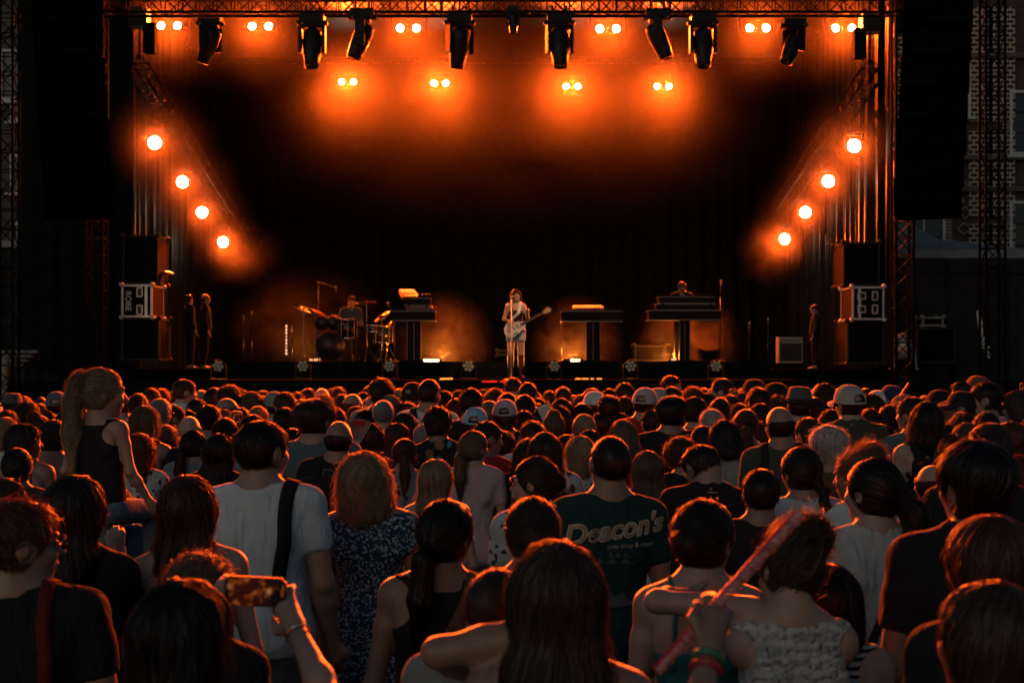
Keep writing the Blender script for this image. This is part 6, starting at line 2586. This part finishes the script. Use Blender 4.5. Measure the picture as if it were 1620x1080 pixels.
m = MB(); m.add([(.16 * math.cos(R(a)), -.014, .16 * math.sin(R(a))) for a in (60, 75, 90)] + [(.2 * math.cos(R(a)), -.014, .2 * math.sin(R(a))) for a in (90, 75, 60)], [(0, 1, 4, 5), (1, 2, 3, 4)])
m.build('red_print', mat('red_print', (.5, .01, .01), .8), t)
tag(t, 'spread paper hand fan with red print held up in the crowd', 'hand fan')
m = MB(); m.box((0, 0, 0), (.1, .002, .13)); o = m.build('paper_sheet', WHITEP); o.location = P(863, 652, 11.4); o.rotation_euler = (R(20), R(-25), 0); tag(o, 'white sheet of paper held up in the crowd', 'paper')
m = MB(); m.cyl((-.04, 0, -.06), (.04, 0, .06), .012, 10); o = m.build('pink_glow_stick', mat('red_pink_plastic', (.5, .05, .07), .4)); o.location = P(1431, 617, 12.5); tag(o, 'small pink stick raised beside the navy cap in the back rows', 'glow stick')

# ------------------------------------------------------------------ the band
def stage_person(px, y, zf, sex, head, hair, hcol, top, col, label, ht, arms='down', rz=180, legs=None, bottoms=None, skin=1, drop=0.0, hi=False, bx=1.0):
    X = (px - 810) / FPX * y
    s = ht / 1.74
    n = len(CROWD)
    o = person(px, 600, y, sex, head, hair, hcol, top, col, arms=arms, s=s, z0=zf - drop, rz=rz, label=label, group='band and crew on the stage', legs=legs, bottoms=bottoms or CL['black'], skin=skin, hi=hi, bx=bx)
    return o


# singer (faces the camera: her right is on the left of the picture)
SA = {1: ((.152, -.012, 1.415), (.235, .0, 1.17), (.13, .2, 1.12)), -1: ((-.152, -.012, 1.415), (-.235, .05, 1.15), (-.2, .24, 1.28))}
singer = stage_person(816, ST_Y + .9, Z_AP + .005, 'F', (12, 6, 0), 'curlybob', 'dark', 'strap', 'black', 'singer with white electric guitar, denim shorts and dark boots at the microphone', 1.69, arms=SA, rz=186, bottoms=CL['denim'], skin=2)
o, f, s = singer
for ch in list(o.children):
    if ch.name.startswith('trousers'):
        bpy.data.objects.remove(ch)


def short_fn(p):
    q = smin(f.torso(p) - .012, f.legsf(p, .022, False), .03)
    return smax(smax(q, p[2] - 1.03, .01), .74 - p[2] + .02 * np.abs(np.sin(p[0] * 90)) * .2, .01)


V, Q = solid(short_fn, (-.3, .3, -.2, .2, .68, 1.08))
link('denim_shorts', np_mesh('shorts', V, Q), cloth('pale_denim', (.45, .5, .52)), o)


def boot_fn(p):
    return smax(f.legsf(p, .012, True), p[2] - .47, .01)


V, Q = solid(boot_fn, (-.25, .25, -.2, .3, -.03, .52), .014)
link('boots', np_mesh('boots', V, Q), mat('black_leather', (.012, .012, .012), .35), o)
# guitar, in singer space then lifted to its own object
gt = empty('electric_guitar', o.location)
gt.rotation_euler = o.rotation_euler
gt.scale = o.scale
ol = []
for a in np.linspace(0, 2 * math.pi, 40, endpoint=False):
    r_ = .165 + .03 * math.cos(2 * a) + .018 * math.cos(3 * a + .5)
    x, y = r_ * math.cos(a) * 1.15, r_ * math.sin(a) * .95
    if abs(a - .75) < .45:
        r_ *= .86; x, y = r_ * math.cos(a) * 1.15, r_ * math.sin(a) * .95
    ol.append((x, y))
gm = Matrix.Translation((.03, .2, 1.0)) @ Matrix.Rotation(R(180), 4, 'Z') @ Matrix.Rotation(R(90), 4, 'X') @ Matrix.Rotation(R(28), 4, 'Z')
bd = MB().prism(ol, .045, gm @ Matrix.Translation((-.03, 0, -.02))).build('body', mat('guitar_white', (.68, .58, .46), .3), gt)
MB().prism([(x * .55 - .06, y * .55 - .07) for x, y in ol], .004, gm @ Matrix.Translation((0, 0, .027))).build('pickguard', WHITEP, bd)
for k in (0.06, -.03):
    MB().box((0, 0, 0), (.025, .075, .014)).build('pickup', CHROME, bd).matrix_local = gm @ Matrix.Translation((k, 0, .034))
MB().box((0, 0, 0), (.03, .09, .02)).build('bridge', CHROME, bd).matrix_local = gm @ Matrix.Translation((-.12, 0, .034))
m = MB()
for k in range(4):
    m.cyl(gm @ Vector((-.1 + .03 * k, -.1, .026)), gm @ Vector((-.1 + .03 * k, -.1, .045)), .012, 8)
m.build('knob', BLACKM, bd)
nk = MB().box((0, 0, 0), (.5, .045, .025)).build('neck', mat('fretboard', (.06, .03, .02), .5), gt); nk.matrix_local = gm @ Matrix.Translation((.37, 0, .025))
hd = MB().prism([(-.02, -.025), (.13, -.05), (.17, .0), (.12, .05), (-.02, .025)], .018, gm @ Matrix.Translation((.62, 0, .01))).build('headstock', mat('headstock_wood', (.45, .3, .18), .4), gt)
m = MB()
for k in range(6):
    p = gm @ Vector((.64 + .04 * (k % 3), .055 if k < 3 else -.055, .018)); q2 = gm @ Vector((.64 + .04 * (k % 3), .075 if k < 3 else -.075, .018))
    m.cyl(p, q2, .011, 6)
m.build('tuning_peg', CHROME, hd)
tag(gt, 'pale electric guitar with pickguard held by the singer', 'guitar')
link('guitar_strap', ribbon_mesh(f, 'strap', ((-.1, -.1, 1.38), (-.09, -.02, 1.5), (-.08, .1, 1.42), (-.04, .16, 1.3), (.03, .2, 1.15)), .06), WHITEP, gt)

SIT = {-1: ((-.09, 0, .9), (-.14, .38, .88), (-.14, .42, .45)), 1: ((.09, 0, .9), (.14, .38, .88), (.14, .42, .45))}
stage_person(556, 30.9, Z_RIS, 'M', 'C', 'short', 'dark', 'tee', 'dgrey', 'drummer seated in the shadow behind the drum kit', 1.78, arms='front', legs=SIT, drop=.34)
stage_person(1079, 29.9, Z_RIS, 'M', 'D', 'short', 'black', 'jacket', 'black', 'keyboardist in black standing behind the widest keyboard desk', 1.70, arms='front')
stage_person(300, 26.9, Z_MAIN, 'M', 'l', 'short', 'dark', 'jacket', 'black', 'crew member in black beside the lettered road case', 1.42, rz=-60, bx=.95)
stage_person(326, 27.4, Z_MAIN, 'M', 'C', 'under', 'dark', 'jacket', 'black', 'crew member leaning in the shadow left of the drums', 1.46, rz=-75)
stage_person(1290, 27.4, Z_MAIN, 'M', 'D', 'short', 'dark', 'jacket', 'black', 'crew member crouching in the shadow left of the latched road case', 1.25, rz=80)

# ------------------------------------------------------------------ labels
def place_word(c):
    px = c['px']
    for lim, w in ((110, 'at the far left edge'), (330, 'below the lettered road case'), (460, 'left of the drums'), (600, 'below the drums'), (730, 'below the left desk'), (860, 'below the singer'), (1000, 'below the middle desk'),
                   (1150, 'below the widest desk'), (1300, 'below the amplifier'), (1430, 'below the latched road case'), (1500, 'below the fan')):
        if px < lim:
            return w
    return 'at the far right edge'


def row_word(c):
    d = c['d']
    return 'nearest rows' if d < 6.5 else 'middle rows' if d < 9.5 else 'back rows' if d < 13 else 'rearmost rows'


def base_label(c):
    hn = STYN[c['hair']]
    hc = HNAME[c['hcol']]
    col = CNAME.get(c['col'], c['col'])
    if c['cap'] == 'fedora':
        a = 'person in dark fedora hat'
    elif c['cap']:
        a = 'person in %s cap' % CNAME.get(c['capcol'], c['capcol'])
    elif c['hair'] in ('bald', 'balding'):
        a = 'person with %s' % hn
    else:
        a = 'person with %s %s' % (hc, hn)
    if c['extra']:
        return a + ' ' + c['extra']
    return a + ', %s %s' % (col, TOPN[c['top']])


def words(t):
    return len(t.split())


for c in CROWD:
    c['lab'] = c['label'] or base_label(c) + ', ' + place_word(c) + (' in the ' + row_word(c) if not c['extra'] else '')
    if words(c['lab']) > 16:
        c['lab'] = c['label'] or base_label(c) + ', ' + place_word(c)
from collections import defaultdict
by = defaultdict(list)
for c in CROWD:
    by[c['lab']].append(c)
for lab, cs in by.items():
    if len(cs) > 1:
        cs.sort(key=lambda c: c['px'])
        for i, c in enumerate(cs):
            w = ('left one', 'right one') if len(cs) == 2 else ('leftmost', 'middle one', 'rightmost') if len(cs) == 3 else tuple('%s from left' % q for q in ords)
            l2 = lab.replace('person with ', '').replace('person in ', '') if words(lab) > 13 else lab
            c['lab'] = l2 + ', ' + w[i]
for c in CROWD:
    c['o']['label'] = c['lab']
print('PEOPLE', len(CROWD), 'fills', fills, 'tries', tries)
bd_ = defaultdict(int)
for m in bpy.data.meshes:
    bd_[m.name.split('.')[0]] += len(m.loops) - 2 * len(m.polygons)
print(sorted(bd_.items(), key=lambda q: -q[1])[:8])
print('TRIS', sum(len(m.loops) - 2 * len(m.polygons) for m in bpy.data.meshes))
